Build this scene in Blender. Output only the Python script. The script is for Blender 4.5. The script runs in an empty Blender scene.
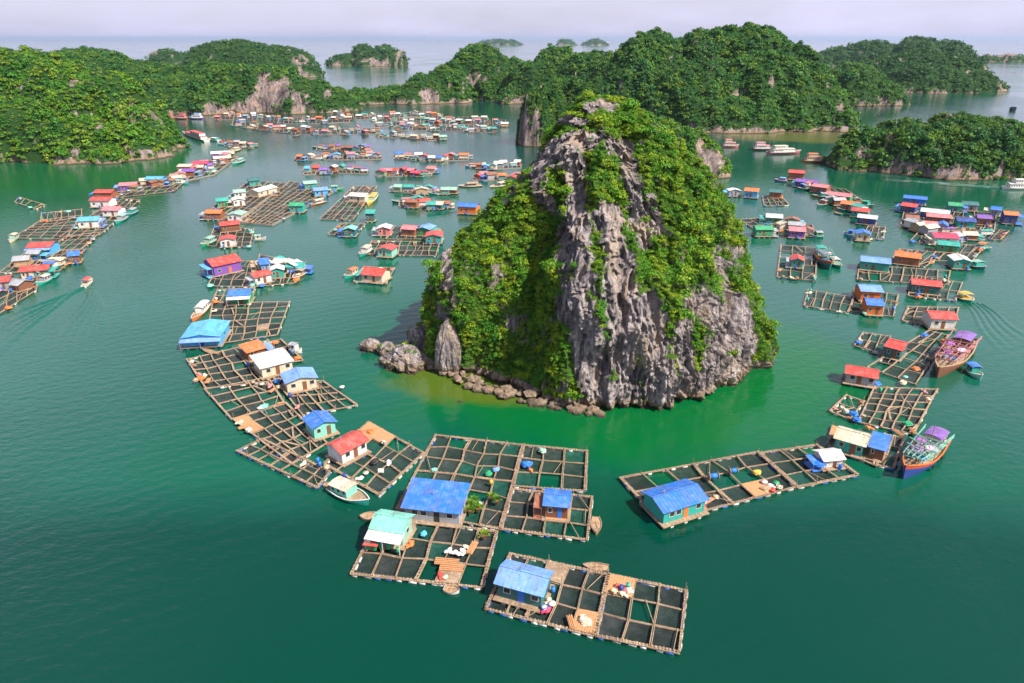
import bpy, math, random
import numpy as np
from mathutils import Vector, Matrix

# ------------------------------------------------------------------ camera, sky, sun
S = bpy.context.scene
COL = S.collection
R = math.radians
CAM_H, PITCH, FPX = 70.0, R(23.9), 682.67
cam = bpy.data.cameras.new('camera'); co = bpy.data.objects.new('camera', cam); COL.objects.link(co)
cam.lens = 24; cam.sensor_width = 36; cam.clip_start = 1; cam.clip_end = 200000
co.location = (0, 0, CAM_H); co.rotation_euler = (R(90) - PITCH, 0, 0)
S.camera = co
S.view_settings.view_transform = 'Standard'; S.view_settings.look = 'None'
S.view_settings.gamma = 1; S.view_settings.use_curve_mapping = False
S.view_settings.exposure = 0.75
try:
    S.cycles.max_bounces = 6; S.cycles.transparent_max_bounces = 12
    S.cycles.volume_bounces = 0
except Exception: pass

SUN_EL, SUN_AZ = R(50), R(124)      # azimuth clockwise from +Y (view direction)
sd = Vector((math.sin(SUN_AZ) * math.cos(SUN_EL), math.cos(SUN_AZ) * math.cos(SUN_EL), math.sin(SUN_EL)))
sun = bpy.data.lights.new('sun', 'SUN'); sun.energy = 4.6; sun.angle = R(0.6); sun.color = (1, .93, .82)
so = bpy.data.objects.new('sun', sun); COL.objects.link(so)
so.rotation_euler = sd.to_track_quat('Z', 'Y').to_euler()

W = bpy.data.worlds.new('World'); S.world = W; W.use_nodes = True
nt = W.node_tree; nt.nodes.clear()
sky = nt.nodes.new('ShaderNodeTexSky'); sky.sky_type = 'NISHITA'; sky.sun_disc = False
sky.sun_elevation = SUN_EL; sky.sun_rotation = SUN_AZ; sky.air_density = 1.0; sky.dust_density = 2.0; sky.ozone_density = 1.5
tc = nt.nodes.new('ShaderNodeTexCoord')
mp = nt.nodes.new('ShaderNodeMapping'); mp.inputs['Scale'].default_value = (1.4, 1.4, 6)
nz = nt.nodes.new('ShaderNodeTexNoise'); nz.inputs['Scale'].default_value = 2.6; nz.inputs['Detail'].default_value = 7; nz.inputs['Roughness'].default_value = .55
rp = nt.nodes.new('ShaderNodeValToRGB'); rp.color_ramp.elements[0].position = .38; rp.color_ramp.elements[1].position = .68
rp.color_ramp.elements[0].color = (.6, .6, .6, 1); rp.color_ramp.elements[1].color = (.95, .95, .95, 1)
mx = nt.nodes.new('ShaderNodeMix'); mx.data_type = 'RGBA'
mx.inputs[7].default_value = (5.7, 5.5, 7.3, 1)
bg = nt.nodes.new('ShaderNodeBackground'); bg.inputs['Strength'].default_value = .088
ow = nt.nodes.new('ShaderNodeOutputWorld')
L = nt.links.new
L(tc.outputs['Generated'], mp.inputs[0]); L(mp.outputs[0], nz.inputs['Vector']); L(nz.outputs[0], rp.inputs[0])
sz = nt.nodes.new('ShaderNodeSeparateXYZ'); L(tc.outputs['Generated'], sz.inputs[0])
hz = nt.nodes.new('ShaderNodeMapRange'); hz.inputs[1].default_value = 0.3; hz.inputs[2].default_value = .6; hz.inputs[3].default_value = 1.0; hz.inputs[4].default_value = .12
L(sz.outputs[2], hz.inputs[0])
mu = nt.nodes.new('ShaderNodeMath'); mu.operation = 'MULTIPLY'; L(rp.outputs[0], mu.inputs[0]); L(hz.outputs[0], mu.inputs[1])
L(mu.outputs[0], mx.inputs[0]); L(sky.outputs[0], mx.inputs[6]); L(mx.outputs[2], bg.inputs[0]); L(bg.outputs[0], ow.inputs[0])

# ------------------------------------------------------------------ projection helpers
CP, SP = math.cos(PITCH), math.sin(PITCH)
def G(px, py, z=0.0):
    """point of the level z seen at a pixel"""
    a = (px - 512) / FPX; b = -(py - 341.5) / FPX
    dx, dy, dz = a, CP + b * SP, -SP + b * CP
    t = (z - CAM_H) / dz
    return Vector((dx * t, dy * t, z))
def zat(py, Y):
    dep = math.atan((py - 341.5) / FPX) + PITCH
    return CAM_H - Y * math.tan(dep)
def xat(px, Y, z): return (px - 512) / FPX * (Y * CP + (CAM_H - z) * SP)
def proj(P):
    d = P[:, 1] * CP + (CAM_H - P[:, 2]) * SP
    u = P[:, 1] * SP - (CAM_H - P[:, 2]) * CP
    d = np.maximum(d, 1e-3)
    return 512 + FPX * P[:, 0] / d, 341.5 - FPX * u / d

# ------------------------------------------------------------------ numpy noise
_rng = np.random.RandomState(5)
_perm = _rng.permutation(512).astype(np.int64); _perm = np.concatenate([_perm, _perm, _perm])
_g = _rng.normal(size=(512, 3)); _g /= np.linalg.norm(_g, axis=1)[:, None]
def noise(P, sc=(1, 1, 1), seed=0):
    P = np.asarray(P, float) * np.asarray(sc, float) + seed * 17.31
    i = np.floor(P).astype(np.int64); f = P - i
    u = f * f * f * (f * (f * 6 - 15) + 10)
    i &= 511
    out = 0
    for dx in (0, 1):
        for dy in (0, 1):
            for dz in (0, 1):
                h = _perm[(_perm[(_perm[(i[:, 0] + dx) & 511] + i[:, 1] + dy) & 511] + i[:, 2] + dz) & 511]
                g = _g[h]
                dot = g[:, 0] * (f[:, 0] - dx) + g[:, 1] * (f[:, 1] - dy) + g[:, 2] * (f[:, 2] - dz)
                w = (u[:, 0] if dx else 1 - u[:, 0]) * (u[:, 1] if dy else 1 - u[:, 1]) * (u[:, 2] if dz else 1 - u[:, 2])
                out = out + dot * w
    return out * 1.5
def fbm(P, sc, seed=0, octv=4, gain=.5):
    s = 0; a = 1; sc = np.asarray(sc, float)
    for k in range(octv): s = s + a * noise(P, sc * 2 ** k, seed + k); a *= gain
    return s
def ridged(P, sc, seed=0): return 1 - 2 * np.abs(noise(P, sc, seed))

# ------------------------------------------------------------------ materials
MATS = {}
def newmat(name):
    m = bpy.data.materials.new(name); m.use_nodes = True; MATS[name] = m
    n = m.node_tree; return m, n, n.nodes['Principled BSDF']
def N(n, t, **k):
    o = n.nodes.new(t)
    for a, b in k.items():
        if a in o.inputs: o.inputs[a].default_value = b
        else: setattr(o, a, b)
    return o
def mixc(n, fac, a, b, blend='MIX'):
    m = n.nodes.new('ShaderNodeMix'); m.data_type = 'RGBA'; m.blend_type = blend
    for s, v in ((0, fac), (6, a), (7, b)):
        if hasattr(v, 'links') or hasattr(v, 'node'): n.links.new(v, m.inputs[s])
        else: m.inputs[s].default_value = v if s == 0 else (*v, 1)
    return m.outputs[2]
def ramp(n, src, p0, p1, c0=(0, 0, 0), c1=(1, 1, 1)):
    r = n.nodes.new('ShaderNodeValToRGB'); e = r.color_ramp.elements
    e[0].position = p0; e[1].position = p1; e[0].color = (*c0, 1); e[1].color = (*c1, 1)
    n.links.new(src, r.inputs[0]); return r.outputs[0]
def math_(n, op, a, b=None):
    m = n.nodes.new('ShaderNodeMath'); m.operation = op
    for i, v in enumerate((a, b)):
        if v is None: continue
        if hasattr(v, 'node'): n.links.new(v, m.inputs[i])
        else: m.inputs[i].default_value = v
    return m.outputs[0]
def posnoise(n, scale, detail=4, vec=(1, 1, 1), obj=False, rough=.55):
    g = N(n, 'ShaderNodeTexCoord') if obj else N(n, 'ShaderNodeNewGeometry')
    mpp = N(n, 'ShaderNodeMapping'); mpp.inputs['Scale'].default_value = vec
    n.links.new(g.outputs['Object' if obj else 'Position'], mpp.inputs[0])
    t = N(n, 'ShaderNodeTexNoise', Scale=scale, Detail=detail, Roughness=rough)
    n.links.new(mpp.outputs[0], t.inputs['Vector']); return t.outputs[0]
def bump(n, bs, h, dist, strength=1.0, prev=None):
    b = N(n, 'ShaderNodeBump', Distance=dist, Strength=strength)
    n.links.new(h, b.inputs['Height'])
    if prev: n.links.new(prev, b.inputs['Normal'])
    n.links.new(b.outputs[0], bs.inputs['Normal']); return b.outputs[0]

def simple(name, col, rough=.6, dirt=.35, dirtcol=(.12, .09, .06), metal=0, scale=1.2):
    if name in MATS: return MATS[name]
    m, n, b = newmat(name)
    f = ramp(n, posnoise(n, scale, 5), .45, .75)
    f = math_(n, 'MULTIPLY', f, dirt)
    n.links.new(mixc(n, f, col, dirtcol), b.inputs['Base Color'])
    b.inputs['Roughness'].default_value = rough; b.inputs['Metallic'].default_value = metal
    return m
def roofmat(name, col):
    k = 'roof_' + name
    if k in MATS: return MATS[k]
    m, n, b = newmat(k)
    f = math_(n, 'MULTIPLY', ramp(n, posnoise(n, .9, 6), .42, .72), .4)
    pale = tuple(min(.8, c * .55 + .3) for c in col)
    c1 = mixc(n, f, col, pale)
    tcx = N(n, 'ShaderNodeTexCoord'); sn = N(n, 'ShaderNodeVectorMath'); sn.operation = 'SNAP'; sn.inputs[1].default_value = (.95, 2.6, 50); n.links.new(tcx.outputs['Object'], sn.inputs[0])
    wn = N(n, 'ShaderNodeTexWhiteNoise'); n.links.new(sn.outputs[0], wn.inputs['Vector'])
    c1 = mixc(n, ramp(n, wn.outputs['Value'], .35, 1.0, (0, 0, 0), (.6, .6, .6)), c1, tuple(c * .45 + .05 for c in col))
    f2 = math_(n, 'MULTIPLY', ramp(n, posnoise(n, 2.3, 5, (1, 1, 1)), .55, .68), .6)
    c2 = mixc(n, f2, c1, (.16, .08, .045))
    n.links.new(c2, b.inputs['Base Color']); b.inputs['Roughness'].default_value = .5
    return m
def wallmat(name, col):
    k = 'wall_' + name
    if k in MATS: return MATS[k]
    m, n, b = newmat(k)
    f = math_(n, 'MULTIPLY', ramp(n, posnoise(n, 1.5, 5, (1, 1, .35)), .45, .8), .5)
    n.links.new(mixc(n, f, col, (.13, .1, .07)), b.inputs['Base Color']); b.inputs['Roughness'].default_value = .7
    w = N(n, 'ShaderNodeTexWave', Scale=2.2, Distortion=.3); tcx = N(n, 'ShaderNodeTexCoord')
    n.links.new(tcx.outputs['Object'], w.inputs[0]); bump(n, b, w.outputs[1], .03, .7)
    return m

C = dict(blue=(.02, .17, .62), paleblue=(.16, .33, .72), sky=(.09, .42, .74), red=(.62, .055, .04), orange=(.68, .17, .035), white=(.72, .7, .66), grey=(.36, .37, .4),
         teal=(.02, .36, .3), green=(.02, .33, .14), palegreen=(.3, .5, .4), darkteal=(.02, .15, .15), yellow=(.68, .42, .05), pink=(.66, .2, .22), purple=(.2, .08, .38),
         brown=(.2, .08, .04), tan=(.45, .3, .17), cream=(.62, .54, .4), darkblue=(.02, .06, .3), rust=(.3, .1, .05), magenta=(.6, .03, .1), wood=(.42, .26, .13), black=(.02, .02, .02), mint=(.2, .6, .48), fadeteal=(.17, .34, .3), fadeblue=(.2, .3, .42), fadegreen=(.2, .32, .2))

def make_wood():
    m, n, b = newmat('weathered_wood')
    f = ramp(n, posnoise(n, .35, 5), .35, .65)
    c = mixc(n, f, (.42, .29, .185), (.26, .17, .105))
    f2 = ramp(n, posnoise(n, 5, 3), .4, .7)
    c = mixc(n, math_(n, 'MULTIPLY', f2, .6), c, (.12, .085, .065))
    f3 = ramp(n, posnoise(n, 1.7, 3), .55, .66)
    c = mixc(n, math_(n, 'MULTIPLY', f3, .4), c, (.56, .47, .36))
    n.links.new(c, b.inputs['Base Color']); b.inputs['Roughness'].default_value = .85
    bump(n, b, posnoise(n, 9, 3), .03, .6)
make_wood()
WOOD = MATS['weathered_wood']
def make_net(name, col, a=.62):
    m, n, b = newmat(name)
    n.links.new(mixc(n, ramp(n, posnoise(n, .8, 4), .35, .7), col, tuple(c * 2.4 + .01 for c in col)), b.inputs['Base Color'])
    b.inputs['Roughness'].default_value = .8
    # net mesh: fine crossing threads
    g = N(n, 'ShaderNodeNewGeometry')
    al = math_(n, 'MULTIPLY_ADD', posnoise(n, 3.0, 3), .5)
    al.node.inputs[2].default_value = a - .38
    n.links.new(al, b.inputs['Alpha'])
    bump(n, b, posnoise(n, 4, 2), .1, .6)
    return m
NETS = [make_net('net_charcoal', (.016, .02, .02)), make_net('net_plum', (.028, .024, .028)), make_net('net_green', (.006, .05, .038), .6), make_net('net_black', (.009, .01, .011), .72)]
def leafmat(name, cols, big=.06, small=.5):
    m, n, b = newmat(name)
    f = ramp(n, posnoise(n, big, 3), .38, .62)
    c = mixc(n, f, cols[0], cols[1])
    f = ramp(n, posnoise(n, small, 3), .45, .64)
    c = mixc(n, f, c, cols[2])
    g = N(n, 'ShaderNodeNewGeometry')
    r = math_(n, 'MULTIPLY', g.outputs['Random Per Island'], .6)
    c = mixc(n, r, c, cols[3])
    n.links.new(c, b.inputs['Base Color']); b.inputs['Roughness'].default_value = .55
    b.inputs['Specular IOR Level'].default_value = .25
    tr = N(n, 'ShaderNodeBsdfTranslucent'); n.links.new(c, tr.inputs[0])
    ms = N(n, 'ShaderNodeMixShader'); ms.inputs[0].default_value = .28
    n.links.new(b.outputs[0], ms.inputs[1]); n.links.new(tr.outputs[0], ms.inputs[2])
    n.links.new(ms.outputs[0], n.nodes['Material Output'].inputs[0])
    return m
LEAF_MAIN = leafmat('leaves_sunny_shrub', [(.15, .33, .014), (.075, .25, .016), (.38, .46, .018), (.04, .17, .018)], .07, .3)
LEAF_HILL = leafmat('leaves_forest', [(.07, .22, .03), (.04, .15, .035), (.19, .31, .025), (.025, .1, .028)], .02, .09)
LEAF_NEAR = leafmat('leaves_hill_bright', [(.13, .3, .018), (.06, .22, .025), (.26, .35, .02), (.035, .14, .022)], .03, .13)
LEAF_FAR = leafmat('leaves_far', [(.055, .16, .035), (.035, .12, .035), (.09, .18, .03), (.025, .085, .03)], .01, .04)

def rockmat(name, base, dark, warm, leafy, streak=.8):
    m, n, b = newmat(name)
    f = ramp(n, posnoise(n, .5, 7, (1, 1, .22)), .36, .62)
    c = mixc(n, f, base, tuple(x * .55 for x in base))
    f = ramp(n, posnoise(n, streak, 6, (1, 1, .1), rough=.7), .44, .6)
    c = mixc(n, math_(n, 'MULTIPLY', f, .8), c, dark)
    f = ramp(n, posnoise(n, .16, 4, (1, 1, .5)), .52, .68)
    c = mixc(n, math_(n, 'MULTIPLY', f, .55), c, warm)
    f = ramp(n, posnoise(n, 1.9, 4, (1, 1, .3)), .6, .68)
    c = mixc(n, math_(n, 'MULTIPLY', f, .6), c, (.62, .58, .54))
    g = N(n, 'ShaderNodeNewGeometry'); sx = N(n, 'ShaderNodeSeparateXYZ'); n.links.new(g.outputs['Position'], sx.inputs[0])
    # tide band: dark wet foot, tan barnacle stripe above it
    w1 = ramp(n, math_(n, 'MULTIPLY', sx.outputs[2], .1), .14, .27, (1, 1, 1), (0, 0, 0))
    c = mixc(n, math_(n, 'MULTIPLY', w1, .6), c, (.3, .2, .11))
    w2 = ramp(n, math_(n, 'MULTIPLY', sx.outputs[2], .1), .03, .09, (1, 1, 1), (0, 0, 0))
    c = mixc(n, math_(n, 'MULTIPLY', w2, .9), c, (.05, .04, .03))
    at = N(n, 'ShaderNodeAttribute'); at.attribute_name = 'veg'
    fv = math_(n, 'ADD', at.outputs['Fac'], math_(n, 'MULTIPLY', math_(n, 'SUBTRACT', posnoise(n, .9, 4), .5), 1.2))
    c = mixc(n, ramp(n, fv, .45, .7), c, leafy)
    n.links.new(c, b.inputs['Base Color']); b.inputs['Roughness'].default_value = .9
    b.inputs['Specular IOR Level'].default_value = .2
    vo = N(n, 'ShaderNodeTexVoronoi', Scale=.55); vo.feature = 'DISTANCE_TO_EDGE'
    wp = N(n, 'ShaderNodeMapping'); wp.inputs['Scale'].default_value = (1, 1, .3)
    va = N(n, 'ShaderNodeVectorMath'); va.operation = 'MULTIPLY_ADD'; wn = N(n, 'ShaderNodeTexNoise', Scale=.7, Detail=4.0)
    n.links.new(g.outputs['Position'], wn.inputs['Vector']); n.links.new(wn.outputs['Color'], va.inputs[0]); va.inputs[1].default_value = (3, 3, 3); n.links.new(g.outputs['Position'], va.inputs[2])
    n.links.new(va.outputs[0], wp.inputs[0]); n.links.new(wp.outputs[0], vo.inputs['Vector'])
    p0 = bump(n, b, ramp(n, vo.outputs['Distance'], 0,   .35), .35, .6)
    p = bump(n, b, posnoise(n, .9, 9, (1, 1, .3), rough=.72), .9, .9, p0)
    bump(n, b, posnoise(n, 3, 5, (1, 1, .5)), .4, .8, p)
    return m
ROCK_MAIN = rockmat('limestone_grey', (.46, .4, .39), (.055, .04, .05), (.5, .37, .25), (.05, .11, .01))
ROCK_HILL = rockmat('limestone_pink', (.36, .28, .26), (.05, .038, .045), (.48, .31, .21), (.02, .06, .012), .35)

# ------------------------------------------------------------------ object helpers
def tag(o, label=None, cat=None, group=None, kind=None):
    if label: o['label'] = label
    if cat: o['category'] = cat
    if group: o['group'] = group
    if kind: o['kind'] = kind
    return o
def empty(name, loc=(0, 0, 0), rz=0):
    o = bpy.data.objects.new(name, None); COL.objects.link(o); o.location = loc; o.rotation_euler = (0, 0, rz)
    o.empty_display_size = .5
    return o
class MB:
    """collects boxes, bars and tubes into one mesh"""
    def __init__(s): s.v = []; s.f = []
    def add(s, vs, fs):
        k = len(s.v); s.v += [tuple(v) for v in vs]; s.f += [tuple(i + k for i in f) for f in fs]
    def box(s, x0, x1, y0, y1, z0, z1):
        s.add([(x0, y0, z0), (x1, y0, z0), (x1, y1, z0), (x0, y1, z0), (x0, y0, z1), (x1, y0, z1), (x1, y1, z1), (x0, y1, z1)],
              [(0, 3, 2, 1), (4, 5, 6, 7), (0, 1, 5, 4), (1, 2, 6, 5), (2, 3, 7, 6), (3, 0, 4, 7)])
    def bar(s, a, b, w, h):
        a = Vector(a); b = Vector(b); d = (b - a); 
        if d.length < 1e-4: return
        d.normalize(); up = Vector((0, 0, 1))
        if abs(d.z) > .95: up = Vector((1, 0, 0))
        sx = d.cross(up).normalized() * (w / 2); sz = sx.cross(d).normalized() * (h / 2)
        vs = [a - sx - sz, a + sx - sz, a + sx + sz, a - sx + sz, b - sx - sz, b + sx - sz, b + sx + sz, b - sx + sz]
        s.add(vs, [(0, 1, 2, 3), (7, 6, 5, 4), (0, 4, 5, 1), (1, 5, 6, 2), (2, 6, 7, 3), (3, 7, 4, 0)])
    def tube(s, a, b, r, n=8, r2=None):
        a = Vector(a); b = Vector(b); d = (b - a).normalized(); r2 = r if r2 is None else r2
        up = Vector((0, 0, 1)) if abs(d.z) < .9 else Vector((1, 0, 0))
        u = d.cross(up).normalized(); w = u.cross(d)
        vs = []
        for p, rr in ((a, r), (b, r2)):
            for k in range(n):
                t = 2 * math.pi * k / n; vs.append(p + u * math.cos(t) * rr + w * math.sin(t) * rr)
        fs = [(k, (k + 1) % n, n + (k + 1) % n, n + k) for k in range(n)] + [tuple(range(n))[::-1], tuple(range(n, 2 * n))]
        s.add(vs, fs)
    def build(s, name, mat, parent=None, smooth=False):
        me = bpy.data.meshes.new(name); me.from_pydata(s.v, [], s.f); me.update()
        if mat: me.materials.append(mat)
        if smooth: me.polygons.foreach_set('use_smooth', [True] * len(me.polygons))
        o = bpy.data.objects.new(name, me); COL.objects.link(o)
        if parent: o.parent = parent
        return o
def npmesh(name, V, F, mat, smooth=False, attr=None, parent=None):
    me = bpy.data.meshes.new(name)
    V = np.ascontiguousarray(V, dtype=np.float32); F = np.ascontiguousarray(F, dtype=np.int32); k = F.shape[1]
    me.vertices.add(len(V)); me.vertices.foreach_set('co', V.ravel())
    me.loops.add(F.size); me.loops.foreach_set('vertex_index', F.ravel())
    me.polygons.add(len(F)); me.polygons.foreach_set('loop_start', np.arange(0, F.size, k, dtype=np.int32))
    me.polygons.foreach_set('use_smooth', np.full(len(F), smooth))
    me.update(calc_edges=True); me.validate()
    if attr is not None:
        a = me.attributes.new('veg', 'FLOAT', 'POINT'); a.data.foreach_set('value', np.ascontiguousarray(attr, dtype=np.float32))
    me.materials.append(mat)
    o = bpy.data.objects.new(name, me); COL.objects.link(o)
    if parent: o.parent = parent
    return o
def leaves(name, C_, Rr, per, lsize, mat, seed=1, flat=.8, parent=None):
    """clumps of leaf faces round the centres C_ with radii Rr"""
    rng = np.random.RandomState(seed); n = len(C_)
    d = rng.normal(size=(n, per, 3)); d /= np.linalg.norm(d, axis=2)[..., None]
    d[..., 2] = np.abs(d[..., 2]) * 1.0 - .18
    rad = Rr[:, None] * (rng.uniform(.45, 1.08, (n, per)))
    P = C_[:, None, :] + d * rad[..., None] * np.array([1, 1, flat])
    nr = d + rng.normal(size=d.shape) * .55; nr[..., 2] += .35; nr /= np.linalg.norm(nr, axis=2)[..., None]
    t = np.cross(nr, rng.normal(size=d.shape)); t /= np.linalg.norm(t, axis=2)[..., None]
    b = np.cross(nr, t)
    ls = (lsize * Rr[:, None] * rng.uniform(.6, 1.3, (n, per)))[..., None]
    A = P - t * ls - b * ls * .55; B = P + t * ls * .7 - b * ls * .7; Cc = P + t * ls + b * ls * .5; D = P - t * ls * .6 + b * ls * .75
    V = np.stack([A, B, Cc, D], 2).reshape(-1, 3)
    F = np.arange(len(V)).reshape(-1, 4)
    return npmesh(name, V, F, mat, parent=parent)
def sample(V, F, dens, seed):
    """random points on a quad mesh with probability dens per face; returns positions, normals, face ids"""
    rng = np.random.RandomState(seed)
    a, b, c, d = (V[F[:, i]] for i in range(4))
    nrm = np.cross(c - a, d - b); ar = np.linalg.norm(nrm, axis=1) / 2; nrm /= (ar[:, None] * 2 + 1e-9)
    lam = ar * dens; k = rng.poisson(lam); idx = np.repeat(np.arange(len(F)), k)
    u = rng.uniform(size=(len(idx), 1)); v = rng.uniform(size=(len(idx), 1))
    P = (a[idx] * (1 - u) + b[idx] * u) * (1 - v) + (d[idx] * (1 - u) + c[idx] * u) * v
    return P, nrm[idx], idx

# ------------------------------------------------------------------ sea, air
def water_mat():
    m, n, b = newmat('sea_water')
    g = N(n, 'ShaderNodeNewGeometry')
    c = mixc(n, ramp(n, posnoise(n, .008, 3), .4, .62), (.002, .092, .052), (.001, .068, .038))
    def zone(cx, cy, rx, ry, col, c, amt, nsc=.06):
        mpp = N(n, 'ShaderNodeMapping'); mpp.vector_type = 'TEXTURE'
        mpp.inputs['Location'].default_value = (cx, cy, 0); mpp.inputs['Scale'].default_value = (rx, ry, 1e9)
        n.links.new(g.outputs['Position'], mpp.inputs[0])
        ln = N(n, 'ShaderNodeVectorMath'); ln.operation = 'LENGTH'; n.links.new(mpp.outputs[0], ln.inputs[0])
        d = math_(n, 'ADD', ln.outputs['Value'], math_(n, 'MULTIPLY', math_(n, 'SUBTRACT', posnoise(n, nsc, 4), .5), .5))
        f = ramp(n, d, .72, 1.12, (1, 1, 1), (0, 0, 0))
        return mixc(n, math_(n, 'MULTIPLY', f, amt), c, col)
    c = zone(0, 40, 260, 62, (.0001, .04, .024), c, .95, .02)
    c = zone(0, 700, 1400, 330, (.0015, .05, .045), c, .8, .006)
    # shallows: bright green sand shelf around the rock, ochre at its foot
    c = zone(28, 146, 62, 48, (.0008, .105, .022), c, .92)
    c = zone(0, 137, 31, 14, (.075, .11, .008), c, .85, .15)
    c = zone(-285, 440, 150, 120, (.001, .09, .03), c, .85)
    c = zone(250, 560, 95, 50, (.16, .15, .04), c, .7)
    n.links.new(c, b.inputs['Base Color'])
    b.inputs['IOR'].default_value = 1.5
    cp = ramp(n, posnoise(n, .006, 4, (1, .6, 1)), .42, .6)
    n.links.new(math_(n, 'ADD', math_(n, 'MULTIPLY', ramp(n, posnoise(n, .0045, 5, (1, .7, 1)), .4, .6), .75), .3), b.inputs['Specular IOR Level'])
    rr = math_(n, 'MULTIPLY', cp, .08); rr = math_(n, 'ADD', rr, .035)
    n.links.new(rr, b.inputs['Roughness'])
    h = math_(n, 'MULTIPLY', posnoise(n, .5, 4, (1, 1.5, 1)), 1.0)
    amp = math_(n, 'ADD', math_(n, 'MULTIPLY', cp, .7), .35)
    p = bump(n, b, math_(n, 'MULTIPLY', h, amp), .2, .9)
    w = N(n, 'ShaderNodeTexWave', Scale=.09, Distortion=5.0, Detail=3.0); w.inputs['Detail Scale'].default_value = 1.2
    mpp = N(n, 'ShaderNodeMapping'); mpp.inputs['Rotation'].default_value = (0, 0, R(62))
    n.links.new(g.outputs['Position'], mpp.inputs[0]); n.links.new(mpp.outputs[0], w.inputs[0])
    bump(n, b, w.outputs[1], .05, .4, p)
    return m
WATER = water_mat()
def sea():
    xs = np.array([-60000, -8000, -2000, -600, 600, 2000, 8000, 60000.]); ys = np.array([-3000, -200, 400, 1500, 5000, 15000, 70000.])
    X, Y = np.meshgrid(xs, ys); V = np.stack([X.ravel(), Y.ravel(), 0 * X.ravel()], 1)
    nx = len(xs); F = [(j * nx + i, j * nx + i + 1, (j + 1) * nx + i + 1, (j + 1) * nx + i) for j in range(len(ys) - 1) for i in range(nx - 1)]
    o = npmesh('sea', V, np.array(F), WATER); tag(o, 'calm emerald green bay water between the limestone islands', 'sea', kind='structure')
sea()
def haze():
    m = bpy.data.materials.new('haze_air'); m.use_nodes = True; n = m.node_tree; n.nodes.clear()
    v = N(n, 'ShaderNodeVolumePrincipled'); v.inputs['Density'].default_value = HAZE; v.inputs['Color'].default_value = (.6, .74, 1, 1)
    v.inputs['Anisotropy'].default_value = .2
    o = N(n, 'ShaderNodeOutputMaterial'); n.links.new(v.outputs[0], o.inputs['Volume'])
    b = MB(); b.box(-60500, 60500, -3500, 70500, -1.0, 190)
    tag(b.build('haze', m), 'pale bluish haze over the far sea', 'haze', kind='stuff')
HAZE = 2.6e-5
haze()
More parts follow.
